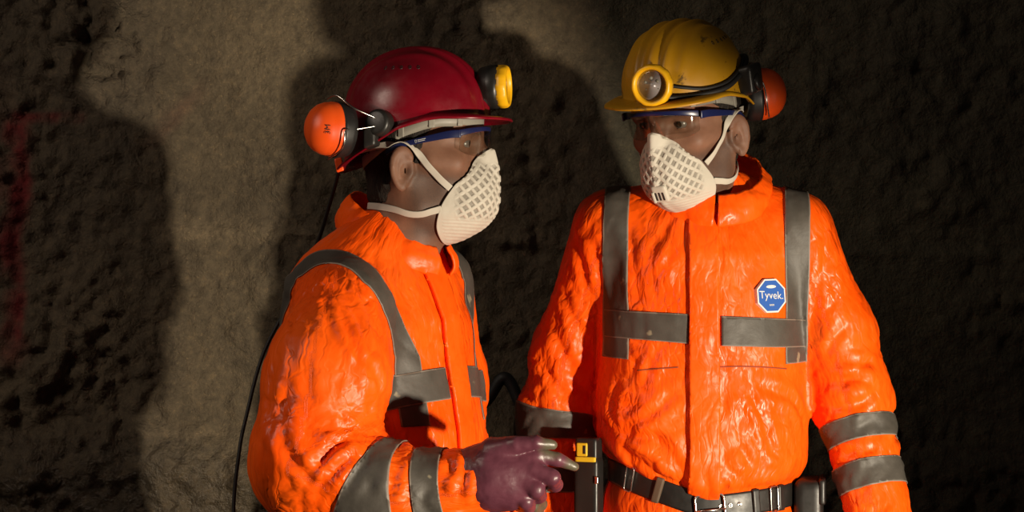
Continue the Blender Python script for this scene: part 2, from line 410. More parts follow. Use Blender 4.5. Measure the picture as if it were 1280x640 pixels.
def rock_material():
    m = mat('tunnel_rock', (.1,.08,.06), .85); b = bsdf(m); co = objco(m)
    base = attr(m, 'tone').outputs['Color']
    sp = ramp(m, noise(m, 60, 8, .7, co), [(.3,(.55,.55,.55)), (.55,(1,1,1)), (.78,(1.6,1.5,1.35))])
    s2 = ramp(m, noise(m, 210, 3, .6, co), [(.62,(1,1,1)), (.75,(2.0,1.9,1.7))])
    c = mixc(m, 1.0, mixc(m, 1.0, base, sp, 'MULTIPLY'), s2, 'MULTIPLY'); lk(m, c, b.inputs['Base Color'])
    wet = attr(m, 'wet').outputs['Fac']
    lk(m, math_(m, 'MULTIPLY_ADD', wet, -.55, .82), b.inputs['Roughness'])
    rg = attr(m, 'coarse').outputs['Fac']
    h = math_(m, 'ADD', math_(m, 'MULTIPLY', noise(m, 34, 8, .62, co), math_(m, 'MULTIPLY_ADD', rg, 1.2, .5)), math_(m, 'MULTIPLY', noise(m, 150, 4, .6, co), .35))
    lk(m, bump(m, h, .8, .018), b.inputs['Normal']); return m
MAT = dict(suit=suit_material(), tape=tape_material(), skin=skin_material(), hair=hair_material(), glove=glove_material(), lens=glass_material(), rock=rock_material(),
    red=plastic('red_helmet_plastic', (.13,.001,.007), (.19,.002,.010), .30, (.04,.003,.005)),
    yellow=plastic('yellow_helmet_plastic', (.43,.205,.004), (.52,.26,.006), .42, (.06,.035,.008), .585),
    cup=plastic('orange_cup_plastic', (.80,.075,.008), (.88,.10,.010), .33, (.25,.02,.01), .74),
    black=plastic('black_plastic', (.012,.011,.010), (.02,.018,.016), .38, (.06,.05,.04), .72),
    rubber=plastic('black_rubber', (.010,.009,.009), (.018,.016,.015), .55, (.05,.04,.03), .74),
    foam=plastic('black_cushion', (.008,.007,.007), (.014,.012,.012), .45),
    bezel=plastic('yellow_lamp_plastic', (.75,.38,.005), (.85,.45,.008), .35, (.08,.05,.01), .68),
    band=plastic('grey_headband_plastic', (.20,.19,.16), (.26,.24,.20), .5),
    steel=mat('steel', (.62,.60,.56), .25, 1.0), chrome=mat('lamp_reflector', (.55,.50,.55), .3, .3),
    navy=mat('navy_plastic', (.008,.012,.06), .3), white_ink=mat('pale_print', (.5,.5,.48), .6), black_ink=mat('black_print', (.02,.015,.012), .6),
    strap=plastic('cream_elastic', (.44,.40,.34), (.50,.46,.39), .75, (.45,.38,.30), .74),
    mask=mask_material(),
    blue=mat('blue_badge', (.02,.10,.42), .45), badge_white=mat('badge_white', (.72,.70,.68), .5),
    eye=mat('shaded_eye_white', (.13,.105,.09), .3), iris=mat('iris', (.03,.018,.01), .15),  # eye white kept dark: the shade around the eyes is in its colour
    leather=plastic('black_belt_leather', (.010,.009,.008), (.020,.017,.014), .42, (.05,.04,.03), .74),
    brown=plastic('worn_leather', (.10,.065,.04), (.15,.10,.065), .6), seam=mat('brown_stitching', (.28,.05,.012), .7), label=mat('yellow_label', (.75,.48,.02), .4),
    boot=plastic('black_boot_rubber', (.014,.013,.012), (.024,.021,.018), .5))
# ------------------------------------------------------------------ heads
def frame_head(fwd_yaw_vec, pitch, origin, roll=0.0):
    f = unit(fwd_yaw_vec); left = np.cross([0,0,1], f); up = A(0,0,1)
    f2 = f * math.cos(pitch) - up * math.sin(pitch); u2 = up * math.cos(pitch) + f * math.sin(pitch)
    l3 = left * math.cos(roll) + u2 * math.sin(roll); u3 = u2 * math.cos(roll) - left * math.sin(roll)
    M = Matrix.Identity(4)
    for i in range(3):
        M[i][0], M[i][1], M[i][2], M[i][3] = f2[i], l3[i], u3[i], origin[i]
    return M
def to_w(M, p):
    R = np.array(M); return np.asarray(p, float) @ R[:3,:3].T + R[:3,3]
def to_l(M, p):
    R = np.array(M.inverted()); return np.asarray(p, float) @ R[:3,:3].T + R[:3,3]
def head_sdf(p):
    q = p.copy(); q[:,1] = np.abs(q[:,1])
    d = ellip(q, (.008,0,.062), (.090,.079,.088))
    d = smin(d, ellip(q, (.050,0,.0), (.056,.062,.085)), .03)
    d = smin(d, ellip(q, (.062,0,.075), (.045,.060,.045)), .03)
    d = smin(d, chain(q, [(.006,.056,-.02),(.022,.052,-.056),(.066,.018,-.078),(.070,0,-.080)], [.02,.016,.017,.017], .02), .03)
    d = smin(d, ellip(q, (.045,0,-.055), (.045,.048,.045)), .025)
    d = smin(d, caps(q, (.099,.012,.060), (.088,.048,.058), .0125, .010), .012)
    d = smin(d, caps(q, (.078,.050,.012), (.045,.062,.014), .016, .012), .02)
    d = smax(d, -ellip(q, (.112,.034,.041), (.018,.019,.014)), .010)
    d = smin(d, chain(q, [(.104,0,.052),(.115,0,.030),(.123,0,.006)], [.008,.0085,.0125], .008), .012)
    d = smin(d, ellip(q, (.112,.012,.003), (.012,.0085,.009)), .008)
    d = smin(d, caps(q, (.100,0,-.038), (.092,.022,-.038), .009, .006), .008)
    lid = np.linalg.norm(q - A(.0885,.034,.045), axis=1) - .0142
    d = smin(d, smax(lid, -(q[:,2] - .0475 - .1 * (q[:,0] - .1)), .003), .003)
    d = smin(d, smax(lid, (q[:,2] - .0375), .003), .003)
    d = smin(d, chain(q, [(-.008,0,-.02),(-.012,0,-.10),(-.035,0,-.20)], [.057,.055,.064], .02), .03)
    d = smin(d, caps(q, (.0,.04,-.05), (.03,.008,-.2), .016, .012), .02)
    # ears
    u = (q[:,0] - .002) * .88 - (q[:,1] - .086) * .475; v = (q[:,1] - .086) * .88 + (q[:,0] - .002) * .475; w = q[:,2] - .002 - .1 * q[:,0]
    wid = .0185 + .10 * np.clip(w, -.04, .02); e2 = (np.sqrt((u / np.maximum(wid, .008))**2 + (w / .034)**2) - 1) * .018
    ear = smax(e2, np.abs(v) - .0035, .004)
    ridge = np.hypot(e2 + .0035, v - .002) - .0042; ridge = np.where((u > .006) & (w < .012), .02, ridge)
    ear = smin(ear, ridge, .003)
    ear = smin(ear, caps(np.stack([u, v, w], 1), (-.004,.001,-.012), (-.001,.001,.018), .0036, .0028), .003)
    ear = smax(ear, -ellip(np.stack([u, v, w], 1), (.006,.005,-.004), (.0085,.0062,.012)), .003)
    ear = smin(ear, caps(np.stack([u, v, w], 1), (.016,-.001,-.008), (.016,-.001,.004), .005, .004), .004)
    return smin(d, ear, .006)
def project_sdf(fn, p, iso, it=6):
    p = np.asarray(p, float).copy(); e = 1e-4
    for _ in range(it):
        d = fn(p); g = np.stack([fn(p + e * np.eye(3)[k]) - fn(p - e * np.eye(3)[k]) for k in range(3)], 1) / (2 * e)
        p -= g * ((d - iso) / np.maximum((g * g).sum(1), .1))[:, None]
    return p
# ------------------------------------------------------------------ coverall forms
class Form:
    """torso lofted along z in the wearer's own axes (lat = wearer's left, dep = forward) plus arms and legs"""
    def __init__(s, prof, yaw_f, cy, arms, legs, rise, wz, zk=.985, ab=1.0):
        s.f = unit((*yaw_f, 0)); s.l = np.cross([0,0,1], s.f); s.prof = np.array(prof, float); s.cy = cy
        z = CAM_Z + (320 - s.prof[:,0]) / S_PX * zk
        o = np.argsort(z); s.z = z[o]; s.cx = ((s.prof[:,1] - 640) / S_PX * (1 + cy / CAM_D))[o]; s.a = s.prof[o,2] * ab; s.b = s.prof[o,3] * ab
        s.arms, s.legs, s.rise, s.wz = arms, legs, rise, wz
    def loc(s, p):
        ze = p[:,2].copy()
        for _ in range(1):
            cx = np.interp(ze, s.z, s.cx); d = p - np.stack([cx, np.full(len(p), s.cy), ze], 1)
            lat = d @ s.l; dep = d @ s.f
            ze = p[:,2] - s.rise(lat) * np.clip((s.wz[0] - p[:,2]) / (s.wz[0] - s.wz[1]), 0, 1)
        return lat, dep, ze
    def torso(s, p):
        lat, dep, ze = s.loc(p); a = np.interp(ze, s.z, s.a); b = np.interp(ze, s.z, s.b)
        n = 2.1; k = (np.abs(lat / a)**n + np.abs(dep / b)**n + 1e-9)**(1 / n)
        d = (k - 1) * np.minimum(a, b)
        return np.maximum(d, np.maximum(ze - s.z[-1], s.z[0] - ze))
    def arm(s, i, p, sc=1.0):
        pts, rad = s.arms[i]; return chain(p, pts, [r * sc for r in rad], .04)
    def leg(s, i, p, sc=1.0):
        pts, rad = s.legs[i]; return chain(p, pts, [r * sc for r in rad], .03)
    def suit(s, p):
        t = s.torso(p); 
        for i in (0, 1):
            sh = s.arms[i][0][0]; k = .012 + .045 * np.exp(-(np.linalg.norm(p - sh, axis=1) / .11)**2)
            t = smin(t, s.arm(i, p), k)
            t = smin(t, s.leg(i, p), .03)
        return t
    def body(s, p):
        t = s.torso(p) + .035
        for i in (0, 1):
            t = smin(t, s.arm(i, p, .62), .03); t = smin(t, s.leg(i, p, .72), .03)
        return t
    def surf(s, ang, ze, off=0.0):
        """points of the torso loft at angle ang (0 = front, + towards wearer's left) and height ze"""
        ang = np.asarray(ang, float); ze = np.broadcast_to(ze, ang.shape).astype(float); n = 2.1
        a = np.interp(ze, s.z, s.a) + off; b = np.interp(ze, s.z, s.b) + off
        c, q = np.cos(ang), np.sin(ang); k = (np.abs(q / a)**n + np.abs(c / b)**n)**(-1 / n)
        lat, dep = q * k, c * k
        return np.stack([np.interp(ze, s.z, s.cx), np.full(len(ang), s.cy), ze + s.rise(lat)], 1) + lat[:,None] * s.l + dep[:,None] * s.f
ROOT_R = Matrix.Translation((.315, .06, 0)); DYL = -.12; ROOT_L = Matrix.Translation((-.205, DYL, 0))
W = lambda pts: [P(*q) for q in pts]
PN = lambda px, py, y: P(px, py, y + DYL)                      # measured points on the nearer person
WN = lambda pts: [PN(*q) for q in pts]
FR = Form([(212,884,.055,.056),(228,882,.105,.060),(246,879,.148,.066),(275,877,.166,.092),(320,877,.169,.120),(400,877,.171,.130),(480,877,.174,.134),(545,877,.178,.140),
           (590,877,.177,.142),(611,877,.169,.136),(622,877,.150,.119),(638,877,.148,.117),(664,877,.160,.124),(720,877,.168,.128),(790,877,.165,.12)], (0.0,-1.0), .06,
    [(W([(764,284,.06),(714,440,.135),(697,520,.14),(698,700,.07)]), [.062,.062,.062,.050]),
     (W([(996,288,.05),(1046,420,.06),(1062,490,.05),(1112,700,-.04)]), [.060,.061,.062,.052])],
    [(A((.235,.06,.86),(.222,.07,.48),(.215,.07,.10)), [.105,.085,.075]), (A((.395,.06,.86),(.405,.07,.48),(.41,.07,.10)), [.105,.085,.075])],
    lambda lat: .34 * np.maximum(0, -lat) + .10 * np.maximum(0, lat), (1.30, 1.12))
FL = Form([(262,494,.060,.058),(278,487,.085,.070),(300,476,.118,.088),(322,467,.148,.103),(350,465,.170,.124),(400,470,.181,.142),(470,474,.185,.148),(540,483,.187,.150),(600,487,.184,.147),
           (640,486,.170,.136),(655,486,.152,.122),(668,486,.150,.119),(700,486,.160,.124),(760,486,.168,.128),(830,486,.165,.12)], (.866,-.5), DYL,
    [(WN([(545,352,.14),(560,480,.12),(560,578,.08),(600,612,-.02),(626,630,-.10)]), [.060,.060,.062,.052,.046]),
     (WN([(428,388,-.150),(410,470,-.215),(391,578,-.235),(474,620,-.265),(598,606,-.30)]), [.074,.090,.091,.074,.051])],
    [(A((-.17,-.045,.86),(-.16,-.04,.48),(-.165,-.04,.10)), [.105,.085,.075]), (A((-.23,-.195,.86),(-.22,-.19,.48),(-.225,-.19,.10)), [.105,.085,.075])],
    lambda lat: 0 * lat, (1.0, .9), .957, .97)
H_L = frame_head((math.cos(.17), -math.sin(.17), 0), 0.0, PN(515, 215, -.02))
H_R = frame_head((-math.sin(.61), -math.cos(.61), 0), .26, P(868, 172, .02))
def grow_fn(F, kt, ks, hem):
    def g(mid, d):
        t = F.torso(mid); out = np.full(len(mid), 1.0); lat, dep, ze = F.loc(mid)
        low = np.clip((hem + .26 - ze) / .2, 0, 1); below = ze < hem + .005
        out += kt * (.35 + .9 * low * np.abs(d[:,2])**2 + .35 * np.abs(d[:,2]))
        for i in (0, 1):
            pts, rad = F.arms[i]; sd = F.arm(i, mid); best = np.full(len(mid), 9.); ax = np.zeros((len(mid), 3))
            for a, b in zip(pts[:-1], pts[1:]):
                e = caps(mid, a, b, .06, .06); m = e < best; best[m] = e[m]; ax[m] = unit(b - a)
            m = sd < t - .005
            out[m] = 1 + ks * (.3 + .95 * (d[m] * ax[m]).sum(1)**2)
        out[below] = 1 + .5 * (out[below] - 1)
        return out
    return g
def cam_hit(V, Q, pts):
    """where lines of sight through measured points meet the cloth"""
    bv = BVHTree.FromPolygons([tuple(v) for v in V], [tuple(int(i) for i in q) for q in Q]); o = Vector((0, -CAM_D, CAM_Z)); out = []
    for px, py in pts:
        h = bv.ray_cast(o, Vector(unit(P(px, py, 0) - np.array(o))))
        if h[0] is not None: out.append(np.array(h[0]))
    return np.array(out)
def crease(V, N, Q, creases):
    """press folds into the cloth: a sharp valley with a rolled ridge on either side, fading to its ends"""
    D = np.zeros(len(V)); T0 = (V, Q)
    for pts, amp, w in creases:
        amp = amp * (.55 if np.mean([q[1] for q in pts]) < 500 else .75)
        L = cam_hit(V, Q, spline(A(*pts), 5))
        if len(L) < 3: continue
        near = np.where(np.min(np.linalg.norm(V[:,None] - L[None, ::4], axis=2), 1) < .06 + 5 * w)[0]; p = V[near]
        best = np.full(len(near), 9.); tt = np.zeros(len(near)); n = len(L) - 1
        for i in range(n):
            e = L[i+1] - L[i]; t = np.clip(((p - L[i]) @ e) / (e @ e + 1e-12), 0, 1); d = np.linalg.norm(p - L[i] - t[:,None] * e, axis=1)
            m = d < best; best[m] = d[m]; tt[m] = ((i + t) / n)[m]
        best = best + .25 * w * vnoise(p * 70); k = np.clip(np.minimum(tt, 1 - tt) / .3, 0, 1); k = k * k * (3 - 2 * k)
        D[near] += k * amp * (-.5 * np.exp(-np.abs(best) / w) + .85 * np.exp(-((best - 2.5 * w) / (1.7 * w))**2))
    return V + N * D[:,None]
def cloth_coords(F, V):
    """directions of the cloth: (along, around, panel) in metres, sleeves along the arm and body along its height"""
    lat, dep, ze = F.loc(V); t = F.torso(V); ang = np.arctan2(lat, dep); u = np.stack([ze, ang * .15, np.zeros(len(V))], 1); reg = np.zeros(len(V), int)
    for i in (0, 1):
        pts, _ = F.arms[i]; m = F.arm(i, V) < t - .002; s = arm_coord(F, i, V); best = np.full(len(V), 9.); an = np.zeros(len(V))
        for a, b in zip(pts[:-1], pts[1:]):
            ax, uu, ww = frame(b - a, (.2, 1, .1)); r = V - a; tc = np.clip((r @ (b - a)) / ((b - a) @ (b - a)), 0, 1); d = np.linalg.norm(r - tc[:,None] * (b - a), axis=1)
            mm = d < best; best[mm] = d[mm]; an[mm] = np.arctan2(r @ ww, r @ uu)[mm]
        u[m] = np.stack([s, an * .065, np.full(len(V), 3.0 + i)], 1)[m]; reg[m] = i + 1
    return u, reg
def drape(F, V, N, hem, amp, seed):
    """long folds: vertical gathers over the hem, slanting folds on chest and sleeves"""
    u, reg = cloth_coords(F, V); lat, dep, ze = F.loc(V); w = vnoise(V * 9 + seed)[:,None] * A(.03, .03, 0)
    q = u + w; out = np.zeros(len(V))
    def rid(sl, fa, fc, k):
        a = q[:,0] + sl * q[:,1]; c = q[:,1] - sl * q[:,0]
        return fbm(np.stack([a * fa, c * fc, q[:,2] * 5 + k], 1), 3, .5, True)
    low = np.clip((hem + .20 - ze) / .2, 0, 1) * (ze > hem); hi = np.clip((ze - hem - .12) / .2, 0, 1)
    body = low * rid(.15, 7, 26, seed) * 1.1 + hi * rid(np.sign(lat) * .55, 6, 15, seed + 3) * 1.15
    top = np.clip(1.2 - u[:,0] / .22, 0, 1)
    slv = top * rid(.35, 5, 22, seed + 7) * .55 + (1 - top) * rid(1.6, 7, 15, seed + 9) * 1.2
    out = np.where(reg == 0, body, slv)
    return V - N * (out * amp)[:,None]
def build_suit(F, zr, xr, yr, hem, calm, seed, creases=()):
    h = .0115
    V, Q = nets(F.suit, grid(*xr, h), grid(*yr, h), grid(*zr, h)); V = taubin(V, Q, 3)
    D = buckle(V, Q, grow_fn(F, .050, .055, hem), .015 + .35 * calm(V), .10, 130, seed, .003)
    (V, D), Q = catmull([V, D], Q)
    k = 1 - .85 * calm(V); N = normals(V, Q)
    D = D + k[:,None] * (drape(F, V, N, hem, .0040, seed) - V)
    D = crease(D, normals(D, Q), Q, creases)
    gf = grow_fn(F, .035, .045, hem)
    D2 = buckle(D, Q, lambda m, d: gf(m, d), .02 + .3 * calm(V), .05, 60, seed + 5, .0008)
    return V, D2, Q
def strip(nm, F, V, D, N, T, fields, mat_, par, root, off, th=.0016, edge_on=None, extra=None):
    """a tape sewn on the cloth: the piece of the suit where every field is positive, lifted off by its thickness"""
    arrs = [V, D, N] + list(fields)
    n0 = len(fields)
    for k in range(n0): arrs, T = clip(arrs, T, arrs[3 + k])
    if len(T) == 0: return None
    ed = np.min(np.stack([arrs[3 + k] for k in (edge_on if edge_on is not None else range(n0))]), 0)
    lab = np.arange(len(arrs[0]))                                  # every separate piece of tape is an object of its own
    for _ in range(400):
        m = lab[T].min(1); old = lab.copy(); np.minimum.at(lab, T.ravel(), np.repeat(m, 3)); lab = lab[lab]
        if (lab == old).all(): break
    out = None; tl = lab[T[:,0]]
    for l in np.unique(tl):
        t = T[tl == l]
        if len(t) < 10: continue
        used = np.unique(t); mp = np.zeros(len(lab), int); mp[used] = np.arange(len(used)); e = np.clip(ed[used], 0, 1)
        out = mk(nm, (arrs[1] + arrs[2] * off)[used], mp[t], mat_, parent=par, root=root, attrs={'edge': e, **({'crumple': np.full(len(e), .6), 'grime': np.zeros(len(e)), 'cloth': np.stack([arrs[0][used][:,2], arrs[0][used][:,0], 0 * e + 9], 1)} if extra else {})}, solid=th)
    return out
def soft(V, Q, N, n=2):
    return N
def arm_coord(F, i, V):
    """distance along the sleeve from the shoulder, smooth across the joints"""
    pts, _ = F.arms[i]; S = np.zeros(len(V)); Wt = np.zeros(len(V)); acc = 0; n = len(pts) - 1; ds, ss = [], []
    for j, (a, b) in enumerate(zip(pts[:-1], pts[1:])):
        ab = b - a; L = np.linalg.norm(ab); t = ((V - a) @ ab) / (L * L); tc = np.clip(t, 0, 1); tl = np.clip(t, 0 if j else -1, 1 if j < n - 1 else 2)
        ds.append(np.linalg.norm(V - a - tc[:,None] * ab, axis=1)); ss.append(acc + tl * L); acc += L
    ds = np.array(ds); ss = np.array(ss); w = np.exp(-(ds - ds.min(0)) / .022); return (w * ss).sum(0) / w.sum(0)
def person(F, H, root, label, zone):
    (hx, hy, hz) = np.array(H)[:3, 3]
    def fn(p):
        d = F.body(p); near = np.linalg.norm(p - A(hx, hy, hz), axis=1) < .42
        hd = np.full(len(p), 9.0); hd[near] = head_sdf(to_l(H, p[near])); return np.where(near, smin(d, hd, .02), d)
    def uneven(lo, hi, a, b, fine, coarse):
        return np.concatenate([np.arange(lo, a, coarse), np.arange(a, b, fine), np.arange(b, hi + coarse, coarse)])
    xs = uneven(*zone[0], hx - .15, hx + .15, .0027, .016); ys = uneven(*zone[1], hy - .15, hy + .15, .0027, .016); zs = uneven(*zone[2], hz - .19, hz + .17, .0027, .016)
    V, Q = nets(fn, xs, ys, zs); V = laplace(V, Q, 1, .4)
    L = to_l(H, V); ay = np.abs(L[:,1])
    jaw = np.clip(1.2 - np.maximum(0, L[:,2] - np.interp(L[:,0], [0,.03,.08,.13], [.0,-.012,-.02,-.02])) / .018, 0, 1) * np.clip((L[:,0] + .0) / .02, 0, 1) * np.clip((L[:,2] + .125) / .03, 0, 1)
    brow = np.exp(-((L[:,2] - .062 - .05 * (ay - .034)) / .0055)**2) * np.clip((ay - .008) / .006, 0, 1) * np.clip((.056 - ay) / .006, 0, 1) * (L[:,0] > .07) * 1.1
    o = mk('person', V, Q, MAT['skin'], root=root, attrs={'stubble': np.clip(np.maximum(jaw * .75, brow), 0, 1)})
    tag(o, label, 'person')
    # hair: the part of the scalp below and behind the hat
    poly = [(-.2,-.052),(-.03,-.05),(-.02,-.028),(-.017,.03),(.008,.046),(.013,.012),(.027,.012),(.033,.05),(.06,.078),(.08,.12),(.09,.2),(-.2,.2)]
    N = normals(V, Q); T = tris(Q); m = (L[T].mean(1)[:,2] > -.08); T = T[m]
    f = polysdf(L[:,0], L[:,2], poly) + fbm(V * 120, 2) * .004; g = np.where(L[:,2] < .042, .0800 - ay, .02)
    ar, T2 = clip([V, N, f, g], T, f); ar, T2 = clip(ar, T2, ar[3])
    thick = np.clip(ar[2] / .012, 0, 1) * .0055 + .0008
    mk('hair', ar[0] + ar[1] * (thick + .0012 * fbm(ar[0] * A(260, 260, 60), 3))[:,None], T2, MAT['hair'], parent=o, root=root)
    for sg in (-1, 1):
        c = to_w(H, A([.0885, .034 * sg, .0445]))[0]; ax = unit(to_w(H, A([.2, .034 * sg, .03]))[0] - c)
        n = 20; prof = [(-.0125 * math.cos(PI * i / n), .0125 * math.sin(PI * i / n)) for i in range(n + 1)]
        v, fc = lathe(c, ax, prof, 24); mi = [1 if (v[list(q)].mean(0) - c) @ ax > .0108 else 0 for q in fc]
        mk('eye', v, fc, [MAT['eye'], MAT['iris']], parent=o, root=root, mids=mi)
    return o
def glove(fingers, palm, thumb, tipd, par, root, h=.0021):
    allp = np.array([q for pts, _ in fingers + [thumb] + palm for q in pts]); lo, hi = allp.min(0) - .05, allp.max(0) + .05
    def fn(p):
        d = None
        for pts, rad in palm:
            e = chain(p, pts, rad, .012); d = e if d is None else smin(d, e, .022)
        for pts, rad in fingers + [thumb]: d = smin(d, chain(p, pts, rad, .003), .0035)
        return d
    V, Q = nets(fn, *[grid(lo[k], hi[k], h) for k in range(3)]); V = laplace(V, Q, 2, .4)
    N = normals(V, Q); V = V + N * (fbm(V * A(40, 40, 40), 3) * .0013 - np.clip(fbm(V * A(55, 55, 110) + 3, 3, .5, True), 0, 1)**2 * .0006)[:,None]
    tip = np.zeros(len(V))
    for pts, rad in fingers + [thumb]:
        tip = np.maximum(tip, 1 - np.clip((np.linalg.norm(V - pts[-1], axis=1) - tipd) / .012, 0, 1))
    return mk('glove', V, Q, MAT['glove'], parent=par, root=root, attrs={'tip': tip})
def collar(F, root, par, bot, top, gap, wave, seed, th=.004, base=None):
    """stand-up collar: bot/top give (centre lateral, centre depth, half lateral, half depth, z back, z front)"""
    n, m = 150, 16; al = np.linspace(gap, 2 * PI - gap, n); V = []; base = np.interp(bot[4], F.z, F.cx) if base is None else base
    for j in range(m):
        t = j / (m - 1); q = [b + (c - b) * t for b, c in zip(bot, top)]
        bulge = 1 + .10 * math.sin(PI * t)
        la, de = q[0] + q[2] * bulge * np.sin(al), q[1] + q[3] * bulge * np.cos(al); z = (q[4] + q[5]) / 2 - (q[4] - q[5]) / 2 * np.cos(al)
        V.append(np.stack([np.full(n, base), np.full(n, F.cy), z], 1) + la[:,None] * F.l + de[:,None] * F.f)
    V = np.array(V).reshape(-1, 3)
    Fc = np.array([(j*n+i, j*n+i+1, (j+1)*n+i+1, (j+1)*n+i) for j in range(m-1) for i in range(n-1)])
    N = normals(V, Fc); t = np.repeat(np.linspace(0, 1, m), n)
    V = V + N * ((fbm(V * A(22, 22, 34) + seed, 3, .55, True) * wave + fbm(V * 60 + seed, 2) * wave * .4)[:,None])
    return mk('collar', V, Fc[:, ::-1], MAT['suit'], parent=par, root=root, attrs={'crumple': np.full(len(V), .55), 'grime': np.zeros(len(V)), 'cloth': np.stack([t * .05, np.tile(al, m) * .08, t * 0 + 7], 1)}, solid=th)
def boot(c, fdir, par, root):
    f = unit((*fdir, 0))
    def fn(p):
        d = caps(p, c + A(0,0,.17), c + A(0,0,.05), .062, .056)
        d = smin(d, caps(p, c + f * .02 + A(0,0,.05), c + f * .17 + A(0,0,.035), .052, .042), .03)
        return smax(d, -(p[:,2] - .001), .004)
    lo = np.minimum(c, c + f * .17) - .1; hi = np.maximum(c, c + f * .17) + .1
    V, Q = nets(fn, grid(lo[0], hi[0], .006), grid(lo[1], hi[1], .006), grid(-.012, .26, .006))
    return mk('boot', V, Q, MAT['boot'], parent=par, root=root)

CREASE_L = [([(405,361),(409,390),(414,418)], .006, .005), ([(418,376),(434,410),(446,437),(453,460)], .007, .005), ([(427,398),(440,430),(449,454)], .005, .004), ([(438,333),(453,367),(466,415)], .007, .006),
    ([(376,354),(353,390),(342,412)], .006, .006), ([(466,542),(424,556),(398,581),(384,602)], .009, .006), ([(468,548),(432,578),(407,601),(393,626)], .009, .006), ([(472,556),(446,590),(425,622)], .008, .006),
    ([(460,538),(424,534),(393,537)], .006, .005), ([(424,512),(430,536)], .005, .004), ([(457,440),(470,470),(474,500)], .007, .006), ([(463,455),(462,497),(464,525)], .005, .005), ([(359,480),(353,534),(367,590)], .008, .008),
    ([(581,556),(584,590),(568,632)], .008, .006), ([(567,566),(562,600)], .005, .005), ([(592,560),(598,600),(590,634)], .006, .005), ([(345,440),(338,500),(345,560)], .006, .007), ([(390,430),(384,470),(392,520)], .004, .006),
    ([(372,372),(366,430),(372,470)], .004, .006), ([(350,560),(380,590),(400,630)], .007, .006), ([(500,560),(492,600),(480,634)], .006, .006), ([(430,350),(446,400),(470,452)], .005, .006)]
CREASE_R = [([(738,520),(778,541),(823,552),(866,608)], .009, .007), ([(856,480),(810,521),(782,539)], .007, .006), ([(748,530),(802,578),(851,608)], .009, .007), ([(774,466),(766,513),(780,537)], .006, .006),
    ([(780,255),(790,314),(796,362),(792,395)], .006, .006), ([(802,334),(831,289),(843,261)], .006, .006), ([(810,360),(832,330),(848,300)], .005, .005), ([(716,290),(728,330),(736,370)], .008, .006), ([(740,290),(748,330),(758,390)], .006, .005),
    ([(690,400),(705,440),(722,470)], .008, .007), ([(676,450),(700,490),(722,500)], .007, .006), ([(700,350),(718,400),(732,440)], .006, .006), ([(908,489),(900,529)], .005, .005), ([(949,513),(965,562),(981,570)], .006, .006), ([(932,481),(961,537)], .005, .005),
    ([(924,554),(941,586)], .006, .005), ([(900,574),(924,602)], .006, .005), ([(940,480),(990,500),(1008,540)], .006, .006), ([(1026,480),(1066,474),(1098,484)], .008, .006), ([(1020,502),(1050,508),(1080,502),(1100,480)], .008, .006), ([(1045,456),(1080,452),(1100,462)], .006, .005),
    ([(1030,558),(1066,566),(1105,558)], .006, .005), ([(1024,330),(1020,370),(1016,420)], .007, .006), ([(1046,280),(1034,330),(1040,380)], .006, .006), ([(1060,400),(1040,430),(1030,450)], .006, .006), ([(1030,300),(1026,350)], .005, .005),
    ([(893,270),(905,262),(930,258)], .004, .005), ([(880,580),(884,612)], .005, .004), ([(902,590),(906,616)], .005, .004), ([(800,440),(790,470)], .005, .005), ([(830,420),(812,460),(800,500)], .006, .006)]
# ================================================================== the person in the yellow helmet (stands facing the camera)
PR = person(FR, H_R, ROOT_R, 'person in orange coverall facing forward, head turned aside under a yellow helmet', ((-.02, .72), (-.25, .3), (.02, 1.84)))
hemR = CAM_Z + (320 - 618) / S_PX * .985
calmR = lambda p: np.exp(-(((p[:,0] - .42) / .05)**2 + ((p[:,2] - 1.355) / .05)**2)) * (p[:,1] < .05)
VR, DR, QR = build_suit(FR, (.04, 1.62), (-.02, .72), (-.26, .30), hemR, calmR, 3, CREASE_R)
NR = normals(DR, QR); TR = tris(QR)
latR, depR, zeR = FR.loc(VR); tR = FR.torso(VR); a0R = FR.arm(0, VR); a1R = FR.arm(1, VR)
calm = calmR(VR)
grR = np.clip(1.3 - np.hypot((latR + .07) / .10, (zeR - 1.19) / .10), 0, 1) * (depR > 0)
SR = mk('coverall', DR, QR, MAT['suit'], parent=PR, root=ROOT_R, attrs={'crumple': 1 - .8 * calm, 'grime': grR, 'cloth': cloth_coords(FR, VR)[0]}); 
Ns = normals(laplace(DR, QR, 6, .5), QR); Ds = laplace(DR, QR, 1, .4)
onT = np.minimum(a0R, a1R) - tR + .018
zb = CAM_Z + (320 - 414) / S_PX * .975
for c in (-.146, .151):
    end = zeR - (CAM_Z + (320 - 461) / S_PX * .975)
    strip('reflective_tape', FR, VR, Ds, Ns, TR, [.0205 - np.abs(latR - c), np.where(depR > 0, end, .05), onT + .06 * np.clip((zeR - 1.36) / .08, 0, 1)], MAT['tape'], SR, ROOT_R, .0022, edge_on=(0, 1))
for lo, hi in ((-.163, -.031), (.022, .168)):
    strip('reflective_tape', FR, VR, Ds, Ns, TR, [.0245 - np.abs(zeR - zb + .05 * latR), np.minimum(latR - lo, hi - latR), depR - .0, onT], MAT['tape'], SR, ROOT_R, .0034, edge_on=(0,))
strip('reflective_tape', FR, VR, Ds, Ns, TR, [.0245 - np.abs(zeR - zb), -depR - .002, onT], MAT['tape'], SR, ROOT_R, .0034, edge_on=(0,))
for i, cs in ((0, (.356, .462)), (1, (.345, .432))):
    s = arm_coord(FR, i, VR); own = (tR - (a0R, a1R)[i]) - .004
    for c in cs: strip('reflective_tape', FR, VR, Ds, Ns, TR, [.0235 - np.abs(s - c), own], MAT['tape'], SR, ROOT_R, .0024, edge_on=(0,))
zp1 = zeR - hemR + .004
